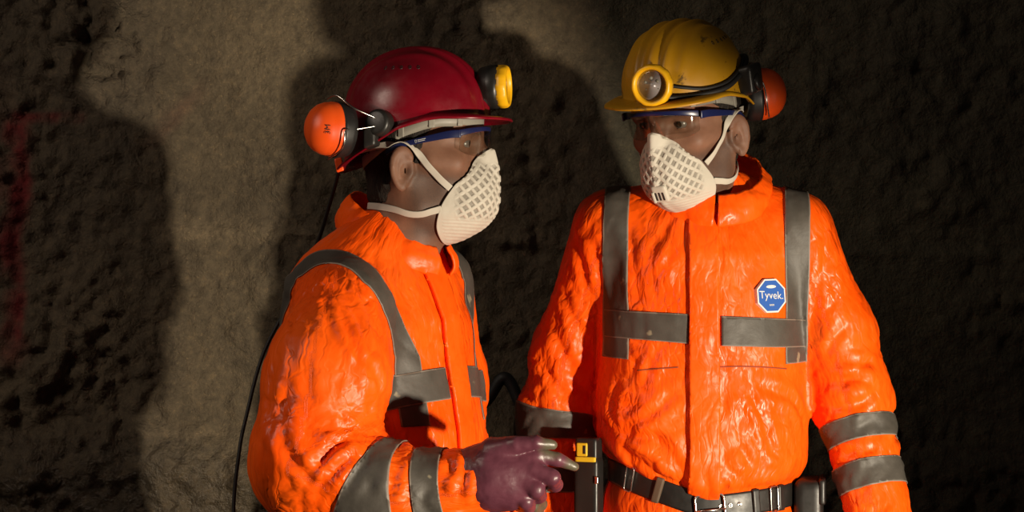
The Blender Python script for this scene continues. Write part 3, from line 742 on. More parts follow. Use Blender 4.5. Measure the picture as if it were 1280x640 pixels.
strip('front_placket', FR, VR, laplace(DR, QR, 2, .5), Ns, TR, [.0235 - np.abs(latR + .006), zp1, 1.49 - zeR, depR], MAT['suit'], SR, ROOT_R, .009, .007, extra=True)
for run in ([(894, 459), (925, 458), (955, 459), (983, 461)], [(797, 463), (820, 461), (848, 459)]):
    L = cam_hit(DR, QR, spline(A(*run), 14)); L[:,1] -= .0006
    for _ in range(4): L[1:-1] = (L[:-2] + 2 * L[1:-1] + L[2:]) / 4
    v, f = tube(L, .0013, 6); mk('chest_seam', v, f, MAT['seam'], parent=SR, root=ROOT_R)
collar(FR, ROOT_R, SR, (.004, .004, .096, .098, 1.572, 1.468), (.008, .004, .080, .086, 1.606, 1.516), .03, .004, 3)
for i in (0, 1):
    w = FR.arms[i][0][-1]; d = unit(w - FR.arms[i][0][-2]); s = (-1, 1)[i]; u = A(-s, 0, 0); fw = unit(np.cross(d, u)) * s
    if fw[1] > 0: fw = -fw
    k = w + d * .085
    fg = [([k + fw * (.028 - .019 * j) , k + fw * (.029 - .02 * j) + d * .035 + u * .006, k + fw * (.029 - .02 * j) + d * (.066 - .004 * abs(j - 1.3)) + u * .026], [.0115, .0105, .0095]) for j in range(4)]
    glove(fg, [([w - d * .02, w + d * .03, k], [.04, .036, .024]), ([w + d * .03 + fw * .014, k + fw * .026], [.03, .016]), ([w + d * .03 - fw * .012, k - fw * .028], [.03, .015])],
          ([w + d * .02 + fw * .03 + u * .01, w + d * .055 + fw * .052 + u * .018, w + d * .088 + fw * .058 + u * .03], [.017, .0125, .010]), .01, PR, ROOT_R, .003)
for c in (A(.215, .075, 0), A(.41, .075, 0)): boot(c, (0 if c[0] < .3 else .2, -1), PR, ROOT_R)

# badge on the chest
BV = BVHTree.FromPolygons([tuple(v) for v in laplace(DR, QR, 12, .5)], [tuple(int(i) for i in q) for q in QR])
def on_chest(px, py):
    o = A(0, -CAM_D, CAM_Z); d = unit(P(px, py, 0) - o); h = BV.ray_cast(Vector(o), Vector(d)); return np.array(h[0]), np.array(h[1])
bc, bn = on_chest(962, 370)
bu = unit(A(-.03, 0, 1) - bn * (A(-.03, 0, 1) @ bn)); bw = np.cross(bu, bn); bw = bw if bw[0] > 0 else -bw
def oct_ring(r, k=8): return [(r * math.cos(PI / 8 + i * PI / 4), r * math.sin(PI / 8 + i * PI / 4)) for i in range(k)]
pcs = []
def plate(pts, h0, h1, m):
    n = len(pts); v = [bc + bw * x + bu * y + bn * h for h in (h0, h1) for x, y in pts]
    pcs.append((v, [tuple(range(n, 2 * n))] + [(i, (i + 1) % n, n + (i + 1) % n, n + i) for i in range(n)], m))
plate(oct_ring(.0295), -.003, .0055, 0); plate(oct_ring(.0268), .005, .0060, 1)
v, f = text_mesh('Tyvek.', .0175); pcs.append(([bc + bw * (x - .0005) + bu * (y + .0005 - .0012 * x / .02) + bn * .0064 for x, y, z in v], f, 2))
e = [(.0095 * math.cos(t), .0026 * math.sin(t) + .0148) for t in np.linspace(0, 2 * PI, 24, endpoint=False)]; plate(e, .006, .0064, 2)
for k in range(3): plate([(-.0052 + k * .0032 + x, -.0150 + y) for x, y in ((0,-.0014),(.0022,-.0014),(.0022,.0014),(0,.0014))], .006, .0063, 3)   # faint small print, not legible
V_, F_, I_ = join([(a, b) for a, b, c in pcs])
tag(mk('chest_badge', V_, F_, [MAT['badge_white'], MAT['blue'], MAT['badge_white'], MAT['white_ink']], parent=SR, root=ROOT_R, smooth=False, mids=[pcs[i][2] for i in I_]), 'blue octagonal badge with white lettering')

# ================================================================== the person in the red helmet (in profile)
PL = person(FL, H_L, ROOT_L, 'person in orange coverall seen in profile, wearing a red helmet, gloved hand pointing', ((-.50, .06), (-.57, .21), (.02, 1.80)))
hemL = CAM_Z + (320 - 650) / S_PX * .957
VL, DL, QL = build_suit(FL, (.04, 1.56), (-.50, .06), (-.58, .22), hemL, lambda p: 0 * p[:,0], 11, CREASE_L)
NL = normals(DL, QL); TL = tris(QL)
latL, depL, zeL = FL.loc(VL); tL = FL.torso(VL); a0L = FL.arm(0, VL); a1L = FL.arm(1, VL)
SL = mk('coverall', DL, QL, MAT['suit'], parent=PL, root=ROOT_L, attrs={'crumple': np.ones(len(DL)), 'grime': np.zeros(len(DL)), 'cloth': cloth_coords(FL, VL)[0]})
Ns = normals(laplace(DL, QL, 6, .5), QL); Ds = laplace(DL, QL, 1, .4)
onT = np.minimum(a0L, a1L) - tL + .012
for c in (-.101, .112):
    strip('reflective_tape', FL, VL, Ds, Ns, TL, [.0225 - np.abs(latL - c * (1 + .5 * np.clip((zeL - 1.264) / .115, 0, 1))), onT + .05 * np.clip((zeL - 1.275) / .10, 0, 1), zeL - 1.158], MAT['tape'], SL, ROOT_L, .0022, edge_on=(0,))
for lo, hi, bk in ((-.25, -.028, 1), (.028, .25, 1), (-.25, .25, -1)):
    strip('reflective_tape', FL, VL, Ds, Ns, TL, [.0250 - np.abs(zeL - 1.179 - .30 * np.maximum(depL, -.05)), np.minimum(latL - lo, hi - latL), depL * bk, onT], MAT['tape'], SL, ROOT_L, .0034, edge_on=(0,))
for i, cs in ((0, (.33, .40)), (1, (.362, .443))):
    s = arm_coord(FL, i, VL); own = (tL - (a0L, a1L)[i]) - .004
    for c in cs: strip('reflective_tape', FL, VL, Ds, Ns, TL, [.0255 - np.abs(s - c), own], MAT['tape'], SL, ROOT_L, .0024, edge_on=(0,))
strip('front_placket', FL, VL, laplace(DL, QL, 2, .5), Ns, TL, [.0235 - np.abs(latL), zeL - hemL, 1.428 - zeL, depL], MAT['suit'], SL, ROOT_L, .009, .007, extra=True)
collar(FL, ROOT_L, SL, (.0, -.002, .086, .090, 1.471, 1.389), (.0, .004, .065, .077, 1.520, 1.430), .22, .0045, 9, base=PN(496, 300, 0)[0])
# near hand: index finger pointing, the others curled; thumb along the top
g = lambda *q: [PN(*a) for a in q]
glove([(g((672,569,-.335),(696,574,-.33),(718,583,-.32)), [.0120, .0105, .0070]),
       (g((668,588,-.345),(690,597,-.35),(694,606,-.325),(680,606,-.305)), [.0135, .0125, .0115, .009]),
       (g((660,604,-.345),(671,612,-.35),(674,620,-.325),(660,618,-.305)), [.0135, .0125, .0115, .009]),
       (g((648,620,-.335),(657,628,-.34),(660,634,-.32),(648,632,-.30)), [.0125, .0115, .0105, .0085])],
      [(g((596,596,-.30),(622,594,-.315)), [.046, .040]), (g((618,580,-.315),(664,572,-.325)), [.034, .020]), (g((618,592,-.32),(662,590,-.332)), [.034, .022]), (g((618,606,-.32),(652,608,-.33)), [.034, .022]), (g((616,612,-.31),(640,620,-.325)), [.030, .018])],
      (g((618,566,-.325),(645,556,-.345),(670,553,-.35),(691,556,-.345)), [.024, .0130, .0100, .0075]), .014, PL, ROOT_L)
# far hand, half hidden below the near one
glove([(g((660,626,-.14),(668,612,-.13),(664,604,-.15)), [.0125, .0115, .009]), (g((664,632,-.09),(673,618,-.12),(669,609,-.145)), [.0125, .0115, .009]),
       (g((664,640,-.08),(675,630,-.11),(672,620,-.14)), [.012, .011, .009]), (g((660,650,-.08),(671,642,-.10),(668,634,-.13)), [.011, .010, .008])],
      [(g((628,630,-.05),(644,636,-.07)), [.036, .032]), (g((640,630,-.07),(660,630,-.09)), [.026, .02]), (g((640,642,-.07),(660,644,-.08)), [.026, .018])],
      (g((636,620,-.08),(646,606,-.11),(654,598,-.13)), [.016, .0125, .0095]), .03, PL, ROOT_L, .0026)
for c in (A(-.165, -.035, 0), A(-.225, -.185, 0)): boot(c, (1, -.3), PL, ROOT_L)
# ================================================================== helmets
def rim_z(x): return np.interp(x, [-.12,-.105,-.05,0,.04,.06,.09,.17], [.002,.007,.038,.070,.083,.087,.088,.086])
DC = A(.012, 0, .088)
def helm(phi, s, drop=0.0):
    """point of the helmet shell in head axes: s 0..1 crown to rim line"""
    phi = np.asarray(phi, float); s = np.asarray(s, float); c, n = np.cos(phi), np.sin(phi)
    e = np.clip(s / .62, 0, 1) * PI / 2; r = np.sin(e)**.94; hz = np.cos(e) * .108
    ax = np.where(c > 0, .110, .117); x = DC[0] + ax * c * r; y = .099 * n * r
    zr = rim_z(DC[0] + ax * c); t = np.clip((s - .62) / .38, 0, 1); z = DC[2] + hz; z = z + (zr - DC[2]) * t
    f = 1 + .03 * t; x = DC[0] + (x - DC[0]) * f; y = y * f
    ay = np.abs(y); fade = np.clip((DC[2] + .108 - z) / .012, 0, 1) * 0 + np.clip((.9 - s) / .3, 0, 1)
    ridge = .0042 * np.exp(-((ay - .027) / .0055)**2) + .0035 * np.exp(-(y / .009)**2) - .002 * np.exp(-((ay - .014) / .004)**2) + .003 * np.exp(-((ay - .052 - .25 * np.maximum(0, .12 - z)) / .007)**2) * np.clip((z - .10) / .03, 0, 1)
    k = 1 + ridge * fade / .1
    return np.stack([DC[0] + (x - DC[0]) * k, y * k, DC[2] + (z - DC[2]) * np.where(z > DC[2], k, 1)], -1)
def helm_n(phi, s):
    e = 1e-3; a = helm(phi + e, s) - helm(phi - e, s); b = helm(phi, s + e) - helm(phi, s - e); n = np.cross(b, a); return n / (np.linalg.norm(n, axis=-1, keepdims=True) + 1e-12)
def shell(M, m, par):
    nphi = 144; ss = np.concatenate([np.linspace(.012, .62, 40), np.linspace(.64, 1, 16)]); ph = np.arange(nphi) * 2 * PI / nphi; V = [helm(np.zeros(1), np.zeros(1))]
    for s in ss: V.append(helm(ph, np.full(nphi, s)))
    last = V[-1]; c = np.cos(ph); peak = np.clip((c - .25) / .55, 0, 1); peak = peak * peak * (3 - 2 * peak)
    wid = .007 + .027 * peak + .006 * np.clip(-c - .3, 0, 1); out = np.stack([np.cos(ph), np.sin(ph) * (1 - .15 * peak), 0 * ph], 1)
    for t in (.35, .7, 1.0):
        q = last + out * (wid * t)[:,None]; q[:,2] += -.0035 * t * t * (1 - peak) - .004 * peak * t * t * (1 + .8 * np.sin(ph)**2); V.append(q)
    q = V[-1] + out * .0014; q[:,2] -= .0035; V.append(q)
    V = np.concatenate(V); k = len(ss) + 4; F = [(0, 1 + (i + 1) % nphi, 1 + i) for i in range(nphi)]
    F = [f[::-1] for f in F]
    for j in range(k - 1):
        F += [(1+j*nphi+i, 1+(j+1)*nphi+i, 1+(j+1)*nphi+(i+1) % nphi, 1+j*nphi+(i+1) % nphi) for i in range(nphi)]
    return mk('helmet_shell', to_w(M, V), F, m, parent=par, root=M, solid=.003)
def helmet(M, name, m, label, group=None):
    r = empty(name, M); tag(r, label, 'helmet')
    sh = shell(M, m, r)
    for sg in (-1, 1):                                       # ventilation holes
        for ph in (1.40, 1.56, 1.72, 1.88, 2.04):
            p, n = helm(A(sg * ph), A(.33))[0], helm_n(A(sg * ph), A(.33))[0]; n = n * np.sign(n @ (p - DC))
            v, f = lathe(to_w(M, [p - n * .002])[0], to_w(M, [n])[0] - to_w(M, [[0,0,0]])[0], [(0,.0024),(.0024,.0024),(.0026,.0018),(.0016,.0012)], 14, sx=1.5); mk('vent_hole', v, f, MAT['black'], parent=sh, root=M)
    # inner headband
    ph = np.linspace(0, 2 * PI, 97)[:-1]; x = .018 + .0955 * np.cos(ph); y = .0855 * np.sin(ph); zc = rim_z(x) ; V = []
    for dz, k in ((.010, 1.0), (-.006, .995), (-.013, .975)): V.append(np.stack([.018 + (x - .018) * k, y * k, zc + dz - .006], 1))
    V = np.concatenate(V); F = [(j*96+i, j*96+(i+1) % 96, (j+1)*96+(i+1) % 96, (j+1)*96+i) for j in range(2) for i in range(96)]
    hb = mk('headband', to_w(M, V), F, MAT['band'], parent=r, root=M, solid=.002)
    for sg in (-1, 1):
        for q in (.75, 1.25, 1.75):
            p = A(.018 + .0965 * math.cos(q), sg * .0865 * math.sin(q), 0); p[2] = rim_z(p[0]) - .010; tn = A(-math.sin(q), sg * math.cos(q), 0); nn = A(math.cos(q), sg * math.sin(q), 0)
            v, f = block(p, tn, nn, (0,0,1), (.005,.0022,.009), .0015); mk('clip', to_w(M, v), f, MAT['band'], parent=hb, root=M)
    return r
def dirw(M, d): return to_w(M, [d])[0] - to_w(M, [[0,0,0]])[0]
def lamp(M, par, base, axis, body_r, body_l, R):
    """cap lamp: housing, toothed yellow bezel ring, reflector and lens; base/axis in head axes"""
    b = to_w(M, [base])[0]; a = unit(dirw(M, axis)); up = dirw(M, (0,0,1))
    v, f = lathe(b, a, [(-.006,body_r*.55),(0,body_r*.8),(.004,body_r*.92),(body_l*.45,body_r),(body_l*.5,body_r*1.04),(body_l*.8,body_r*1.05),(body_l,body_r*1.0)], 40, up); L = mk('headlamp', v, f, MAT['black'], parent=par, root=M)
    c = b + a * body_l; n = 96
    wob = lambda j, k: (.0006 if (k // 4) % 2 == 0 else 0) if j in (1, 2, 3) else 0
    v, f = lathe(c, a, [(-.003,R*.90),(-.002,R),(.006,R*1.01),(.011,R*.985),(.014,R*.93),(.0145,R*.84),(.012,R*.77),(.006,R*.75)], n, up, wob=wob); f = f[:-2]; mk('bezel', v, f, MAT['bezel'], parent=L, root=M)
    prof = [(.0065, R*.76)] + [(.0065 - .007 * (1 - (r / (R*.76))**2), r) for r in np.linspace(R*.74, R*.12, 9)] + [(-.001,.0001)]
    v, f = lathe(c, a, prof, 48, up); mk('reflector', v, f, MAT['chrome'], parent=L, root=M)
    for i in range(6):                                        # small light sources, switched off
        t = i * PI / 3; q = c + a * .003 + (up * math.cos(t) + np.cross(a, up) * math.sin(t)) * R * .36
        v, f = lathe(q, a, [(-.006,.0035),(.002,.0033),(.004,.002),(.0046,.0001)], 14, up); mk('diode', v, f, MAT['band'], parent=L, root=M)
    v, f = lathe(c, a, [(.0085,.0001),(.0085,R*.3),(.008,R*.6),(.0076,R*.76),(.0062,R*.76),(.0066,R*.6),(.007,R*.3),(.007,.0001)], 48, up); mk('lens', v, f, MAT['lens'], parent=L, root=M)
    # bracket that hooks the lamp on the helmet front
    q = b - a * .006; lt = dirw(M, (0,1,0)); v, f = block(q - a * .002, a, lt, up, (.012,.018,.024), .005); mk('bracket', v, f, MAT['rubber'], parent=L, root=M)
    return L
def earcup(M, par, c, axis, r=.042, tall=1.0, up=(0,0,1), mark=False):
    a = unit(axis); u = A(*up)
    prof = [(.0,r*.80),(.0,r*.98),(.004,r),(.012,r),(.014,r*.975),(.022,r*.955),(.032,r*.86),(.040,r*.70),(.046,r*.48),(.049,r*.24),(.050,.0001)]
    v, f = lathe(c, a, prof, 48, u, tall, .92); E = mk('ear_cup', v, f, MAT['cup'], parent=par, root=M)
    v, f = lathe(c, a, [(-.020,r*.62),(-.022,r*.80),(-.020,r*.94),(-.012,r*1.0),(-.002,r*1.02),(.003,r*1.03),(.003,r*.9)], 48, u, tall, .92); mk('cushion', v, f, MAT['foam'], parent=E, root=M)
    return E
def ptube(name, pts, r, m, par, M, n=8, sides=10):
    v, f = tube(spline(pts, n), r, sides); return mk(name, v, f, m, parent=par, root=M)

# red helmet -------------------------------------------------------
HRED = helmet(H_L, 'hard_hat', MAT['red'], 'red hard hat with headlamp, orange ear muffs parked behind')
lamp(H_L, HRED, (.106, .012, .134), (1, .0, .02), .0335, .034, .0335)
cL = PN(420, 162, -.115); axL = unit(A(-.86, -.50, .06)); upL = A(.1, 0, 1)
E = earcup(H_L, HRED, cL, axL, .0425, 1.0, upL)
am, um, wm = frame(axL, upL)
v, f = text_mesh('3M', .012); k = 2.05
def on_cup(x, y):                                              # print that follows the dome of the cup
    ang = 0.0; q = cL + am * .0405 + um * (x) * 1.0 + wm * (y); return q
sd = 1 if wm @ A(0,-1,0) > 0 else -1; pp = cL + am * .030 + wm * sd * .0345 + um * (-.002); nrm = unit(am * .62 + wm * sd); tu = unit(um - nrm * (um @ nrm)); tw = np.cross(nrm, tu)
mk('printed_mark', np.array([pp + nrm * .0012 + tu * x + tw * y for x, y, z in v]), f, MAT['black_ink'], parent=E, root=H_L, smooth=False)
E2 = earcup(H_L, HRED, PN(452, 160, .10), unit(A(-.80, .55, .06)), .0425, 1.0, upL)
for sg in (-1, 1):
    p0 = to_w(H_L, [helm(A(sg * 1.90), A(.80))[0]])[0]; n0 = dirw(H_L, helm_n(A(sg * 1.90), A(.80))[0]); n0 = n0 if n0 @ dirw(H_L, (0, sg, 0)) > 0 else -n0
    v, f = lathe(p0 - n0 * .004, n0, [(0,.019),(.006,.0215),(.020,.0210),(.024,.0195),(.0255,.015),(.0255,.0001)], 36); H = mk('pivot', v, f, MAT['black'], parent=HRED, root=H_L)
    v, f = block(p0 + n0 * .010 + dirw(H_L, (-.012,0,-.022)), dirw(H_L, (1,0,.3)), n0, (0,0,1), (.010,.010,.016), .004); mk('slider', v, f, MAT['black'], parent=H, root=H_L)
    cc, ax = (cL, axL) if sg < 0 else (PN(452, 160, .10), unit(A(-.80, .55, .06))); a_, u_, w_ = frame(ax, upL); sw = 1 if (w_ @ n0) > 0 else -1
    g0 = p0 + n0 * .020
    ptube('wire_arm', [g0 + A(0,0,.006), g0 * .6 + cc * .4 + n0 * .020 + A(0,0,.024), cc + ax * .008 + u_ * .052 + w_ * sw * .01, cc + ax * .012 + u_ * .046 - w_ * sw * .02], .0014, MAT['steel'], H, H_L)
    ptube('wire_arm', [g0 - A(0,0,.006), g0 * .6 + cc * .4 + n0 * .020 - A(0,0,.010), cc + ax * .006 + w_ * sw * .046 - u_ * .002, cc + ax * .006 + w_ * sw * .040 - u_ * .028, cc + ax * .012 - u_ * .048], .0014, MAT['steel'], H, H_L)
# lamp cable: from the clip on the nape of the helmet down behind the back
v, f = block(PN(424, 206, -.03), (1,0,.3), (0,1,0), (-.2,0,1), (.006,.005,.011), .002); mk('cable_clip', v, f, MAT['cup'], parent=HRED, root=H_L)
HC = ptube('lamp_cable', [to_w(H_L, [(.115,.02,.150)])[0], *[to_w(H_L, [helm(A(q), A(s))[0] + .006 * unit(helm(A(q), A(s))[0] - DC)])[0] for q, s in ((.55,.50),(1.3,.50),(2.1,.55),(2.75,.75))], PN(422, 196, .03), PN(423, 215, .04), PN(410, 262, .10), PN(398, 300, .16), PN(372, 360, .19), PN(330, 440, .20), PN(308, 520, .18), PN(299, 565, .16), PN(292, 640, .15), PN(300, 720, .12)], .0032, MAT['rubber'], HRED, H_L, 8, 8)
# yellow helmet ----------------------------------------------------
HYEL = helmet(H_R, 'hard_hat', MAT['yellow'], 'scuffed yellow hard hat with headlamp, black cable and orange ear muffs')
lb = to_l(H_R, [P(806, 106, -.165)])[0]
lamp(H_R, HYEL, (.116, .016, .113), unit(A(.93, .18, .12)), .026, .022, .0335)
hp = lambda q, s, o: to_w(H_R, [helm(A(q), A(s))[0] + o * unit(helm(A(q), A(s))[0] - DC)])[0]
ptube('lamp_cable', [hp(.10,.66,.014), hp(.24,.60,.012), hp(.5,.615,.007), hp(.9,.63,.006), hp(1.3,.61,.006), hp(1.7,.56,.006), hp(2.05,.52,.007), hp(2.5,.52,.008), hp(2.9,.56,.007)], .0042, MAT['rubber'], HYEL, H_R)
ptube('elastic_cord', [hp(.22,.57,.010), hp(.34,.545,.005), hp(.6,.565,.004), hp(.9,.59,.004), hp(1.3,.585,.004), hp(1.7,.54,.004), hp(2.1,.50,.004)], .0026, MAT['rubber'], HYEL, H_R)
cR = P(945, 118, .01); axR = unit(A(.93, .12, .12)); upR = A(.16, 0, 1)
for sg, cc, ax in ((1, cR, axR), (-1, to_w(H_R, [(-.085,-.115,.062)])[0], unit(dirw(H_R, (-.75,-.6,.1))))):
    EC = earcup(H_R, HYEL, cc, ax, .0425, 1.02, upR); a_, u_, w_ = frame(ax, upR)
    p0 = to_w(H_R, [helm(A(sg * 1.74), A(.80))[0]])[0]; n0 = dirw(H_R, helm_n(A(sg * 1.74), A(.80))[0]); n0 = n0 if n0 @ dirw(H_R, (0, sg, 0)) > 0 else -n0
    v, f = block(p0 + n0 * .012 + dirw(H_R, (-.004,0,.012)), dirw(H_R, (1,0,0)), n0, dirw(H_R, (0,0,1)), (.020,.013,.024), .006); H = mk('pivot', v, f, MAT['black'], parent=HYEL, root=H_R)
    v, f = lathe(p0 + n0 * .022 + dirw(H_R, (-.004,0,.006)), n0, [(0,.014),(.005,.0135),(.007,.010),(.007,.0001)], 30); mk('pivot_cap', v, f, MAT['black'], parent=H, root=H_R)
    sw = 1 if (w_ @ A(0,-1,0)) > 0 else -1; g0 = p0 + n0 * .024
    ptube('wire_arm', [g0 + A(0,0,.012), (g0 + cc) / 2 + A(0,-.018,.024), cc + ax * .004 + w_ * sw * .046 + u_ * .012, cc + ax * .006 + w_ * sw * .044 - u_ * .014, cc + ax * .010 + w_ * sw * .030 - u_ * .040], .0013, MAT['steel'], H, H_R)
    ptube('wire_arm', [g0 + A(0,0,.03), cc + ax * -.01 + u_ * .052 + w_ * sw * .02, cc + ax * .006 + u_ * .050, cc + ax * .010 + u_ * .040 - w_ * sw * .02], .0013, MAT['steel'], H, H_R)

# ================================================================== dust masks
def half_mask(M, label, valve):
    r = empty('dust_mask', M); tag(r, label, 'mask')
    key = A((.126,0,.036),(.114,.020,.024),(.092,.043,-.006),(.076,.058,-.030),(.060,.064,-.058),(.050,.052,-.086),(.050,.022,-.098),(.051,0,-.100))
    B = spline(key, 12); t = np.linspace(0, 1, len(B)); B2 = B[::-1][1:-1] * A(1,-1,1); B = np.concatenate([B, B2])
    B = project_sdf(head_sdf, B, .003, 4); n = len(B); Ap = A(.137, 0, -.030); m = 46; V = []
    rr = np.linspace(0, 1, m + 1)[1:]; th = np.linspace(0, 2 * PI, n, endpoint=False)
    for q in rr:
        ex = 2.3 + .5 * (1 - np.cos(th)) / 2; x = Ap[0] - (Ap[0] - B[:,0]) * q**ex[:]
        y = B[:,1] * q**.88; z = Ap[2] + (B[:,2] - Ap[2]) * q**.90
        x = x + .004 * np.exp(-(y / .006)**2) * (q < .97); V.append(np.stack([x, y, z], 1))
    V = np.concatenate([Ap[None] + A(.004,0,0), *V]); 
    F = [(0, 1 + i, 1 + (i + 1) % n) for i in range(n)] + [(1+j*n+i, 1+(j+1)*n+i, 1+(j+1)*n+(i+1) % n, 1+j*n+(i+1) % n) for j in range(m - 1) for i in range(n)]
    # refine the shell so that its open lattice can be modelled
    return r, V, F, n, m
def lattice(M, label, valve):
    r, V, F, n, m = half_mask(M, label, valve)
    me = bpy.data.meshes.new('tmp'); me.from_pydata([tuple(v) for v in V], [], F); o = bpy.data.objects.new('tmp', me); COL.objects.link(o); md = o.modifiers.new('s', 'SUBSURF'); md.levels = 2; md.subdivision_type = 'CATMULL_CLARK'
    bpy.context.view_layer.update(); e = bpy.data.meshes.new_from_object(o.evaluated_get(bpy.context.evaluated_depsgraph_get())); bpy.data.objects.remove(o)
    V = np.array([v.co[:] for v in e.vertices]); F = np.array([p.vertices[:] for p in e.polygons]); bpy.data.meshes.remove(e); bpy.data.meshes.remove(me)
    N = normals(V, F); N = N * np.sign((N * (V - A(.05,0,-.03))).sum(1).mean())
    # diamond net: two families of slanting ribs in the cup's own surface directions
    side = np.abs(V[:,1]) + .65 * (.137 - V[:,0]); u = side / .0095; w = (V[:,2] + .28 * (V[:,0] - .1)) / .0085
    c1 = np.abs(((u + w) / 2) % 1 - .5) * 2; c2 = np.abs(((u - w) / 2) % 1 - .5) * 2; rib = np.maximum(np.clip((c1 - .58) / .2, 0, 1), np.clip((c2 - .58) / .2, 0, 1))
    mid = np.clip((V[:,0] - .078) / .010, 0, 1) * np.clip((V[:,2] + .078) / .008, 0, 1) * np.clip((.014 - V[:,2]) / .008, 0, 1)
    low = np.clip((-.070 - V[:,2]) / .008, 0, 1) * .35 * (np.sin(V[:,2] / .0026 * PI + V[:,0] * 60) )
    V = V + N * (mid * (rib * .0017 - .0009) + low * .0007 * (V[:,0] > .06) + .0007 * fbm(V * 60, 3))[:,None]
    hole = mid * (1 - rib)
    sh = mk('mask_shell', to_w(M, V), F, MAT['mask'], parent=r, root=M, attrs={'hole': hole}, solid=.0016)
    for sg in (-1, 1):
        up = A((.074,.060,-.028),(.058,.071,-.012),(.040,.077,.010),(.022,.082,.032),(.004,.088,.042),(-.020,.085,.040),(-.055,.066,.036),(-.082,.03,.032),(-.088,0,.032))
        lo = A((.060,.062,-.060),(.045,.060,-.062),(.02,.058,-.061),(-.02,.056,-.058),(-.05,.042,-.055),(-.066,.02,-.054),(-.072,0,-.054))
        for pts, wd in ((up, .0105), (lo, .0105)):
            L = spline(pts, 8) * A(1, sg, 1); L = np.where((np.arange(len(L)) > (40 if wd > 1 else 0))[:,None], L, L)
            q = project_sdf(head_sdf, L, .0035, 5); d0 = head_sdf(L); use = (d0 < .0035)[:,None]; L = np.where(use, q, L); L = laplace_line(L, 6)
            eps = 1e-4; nn = np.stack([head_sdf(L + eps * np.eye(3)[k]) - head_sdf(L - eps * np.eye(3)[k]) for k in range(3)], 1); tg = np.gradient(L, axis=0); wd_ = np.cross(nn, tg)
            for _ in range(5): wd_[1:-1] = (wd_[:-2] + wd_[2:] + wd_[1:-1]) / 3
            v, f = ribbon(to_w(M, L), to_w(M, wd_) - to_w(M, [[0,0,0]]), wd, .0014); mk('strap', v, f, MAT['strap'], parent=r, root=M)
    if valve:
        c = A(.1335, .004, -.062); ax = unit(A(.90, .10, -.30)); upv = unit(A(.3,0,1) - ax * (A(.3,0,1) @ ax)); lt = np.cross(upv, ax)
        v, f = block(c, lt, upv, ax, (.0135,.0155,.006), .0045); B_ = mk('valve', to_w(M, v), f, MAT['mask'], parent=r, root=M)
        for k in (-1, 0, 1):
            v, f = block(c + ax * .0055 + upv * (-.003) + lt * k * .0062 , lt, upv, ax, (.0018,.0075,.0012), .0008); mk('slot', to_w(M, v), f, MAT['black'], parent=B_, root=M)
        v, f = block(c + ax * .006 + lt * -.0105 * 1 + upv * -.004, lt, upv, ax, (.0022,.010,.003), .0015); mk('valve_tab', to_w(M, v), f, MAT['mask'], parent=B_, root=M)
    return r
def laplace_line(L, n):
    L = L.copy()
    for _ in range(n): L[1:-1] = (L[:-2] + 2 * L[1:-1] + L[2:]) / 4
    return L
lattice(H_L, 'cream dust mask of the person in the red helmet, without a valve', False)
lattice(H_R, 'cream dust mask with an exhalation valve, on the person in the yellow helmet', True)

# ================================================================== safety glasses
def glasses(M, label, prints):
    r = empty('safety_glasses', M); tag(r, label, 'glasses')
    th = np.linspace(-1.12, 1.12, 61); R = .071; cx = .058
    arc = np.stack([cx + R * np.cos(th) * .93, R * np.sin(th) * 1.08, 0 * th], 1)
    top = .066 - .010 * (np.abs(th) / 1.12)**2; v, f = ribbon(to_w(M, arc + np.stack([0*th, 0*th, top + .001], 1)), dirw(M, (0,0,1)), .0065 + .004 * (np.abs(th) / 1.12)**2, .0032); mk('brow_bar', v, f, MAT['navy'], parent=r, root=M)
    for sg in (-1, 1):
        n, m = 26, 12; V = []
        for i, t in enumerate(np.linspace(.06, 1.08, n)):
            tp = .064 - .010 * (t / 1.12)**2; bt = .022 + .014 * np.exp(-((t - .0) / .18)**2) + .010 * (t / 1.08)**6
            for j in range(m):
                k = j / (m - 1); z = tp + (bt - tp) * k; b = 1 - .04 * k * k
                V.append((cx + R * .93 * math.cos(t) * b + .001, sg * R * 1.08 * math.sin(t) * (1 - .03 * k), z))
        F = [(i*m+j, (i+1)*m+j, (i+1)*m+j+1, i*m+j+1) for i in range(n-1) for j in range(m-1)]; mk('lens', to_w(M, V), F, MAT['lens'], parent=r, root=M, solid=.0018)
        tp = A((.093,.0735,.0565),(.075,.079,.055),(.045,.083,.049),(.018,.086,.043),(-.008,.0865,.036),(-.024,.084,.026)) * A(1,sg,1)
        wd = np.interp(np.linspace(0,1,41), [0,.2,.5,1], [.0125,.012,.009,.006]); L = spline(tp, 8)
        v, f = ribbon(to_w(M, L), dirw(M, (.15,0,1)), wd, .003); T = mk('temple', v, f, MAT['navy'], parent=r, root=M)
        if prints:                                            # small pale print near the end of the temple
            a, b = L[24], L[16]; d = unit(b - a) if sg < 0 else unit(a - b); o = A(0, sg * .0021, 0); u = np.cross(d, A(0, sg, 0)); u = u if u[2] > 0 else -u
            bits = []
            for x0, x1, y0, y1 in ((-.0085,-.0079,-.0022,.0022),(-.0061,-.0055,-.0022,.0022),(-.0085,-.0055,.0017,.0022),(-.0085,-.0055,-.0022,-.0017),(-.0040,.0090,.0007,.0016),(-.0040,.0075,-.0016,-.0008)):   # square mark and two lines of tiny print
                bits.append((np.array([(a + b) / 2 + o + d * x + u * y for x, y in ((x0,y0),(x1,y0),(x1,y1),(x0,y1))]), [(0,1,2,3)]))
            v, f, _ = join(bits); mk('printed_mark', to_w(M, v), f, MAT['white_ink'], parent=T, root=M, smooth=False)
    n = 9
    v, f = tube(to_w(M, spline(A((.128,-.011,.036),(.124,0,.050),(.128,.011,.036)), 6)), .002, 8); mk('nose_bridge', v, f, MAT['lens'], parent=r, root=M)
    return r
glasses(H_L, 'clear safety glasses with navy temples and pale print, under the red helmet', True)
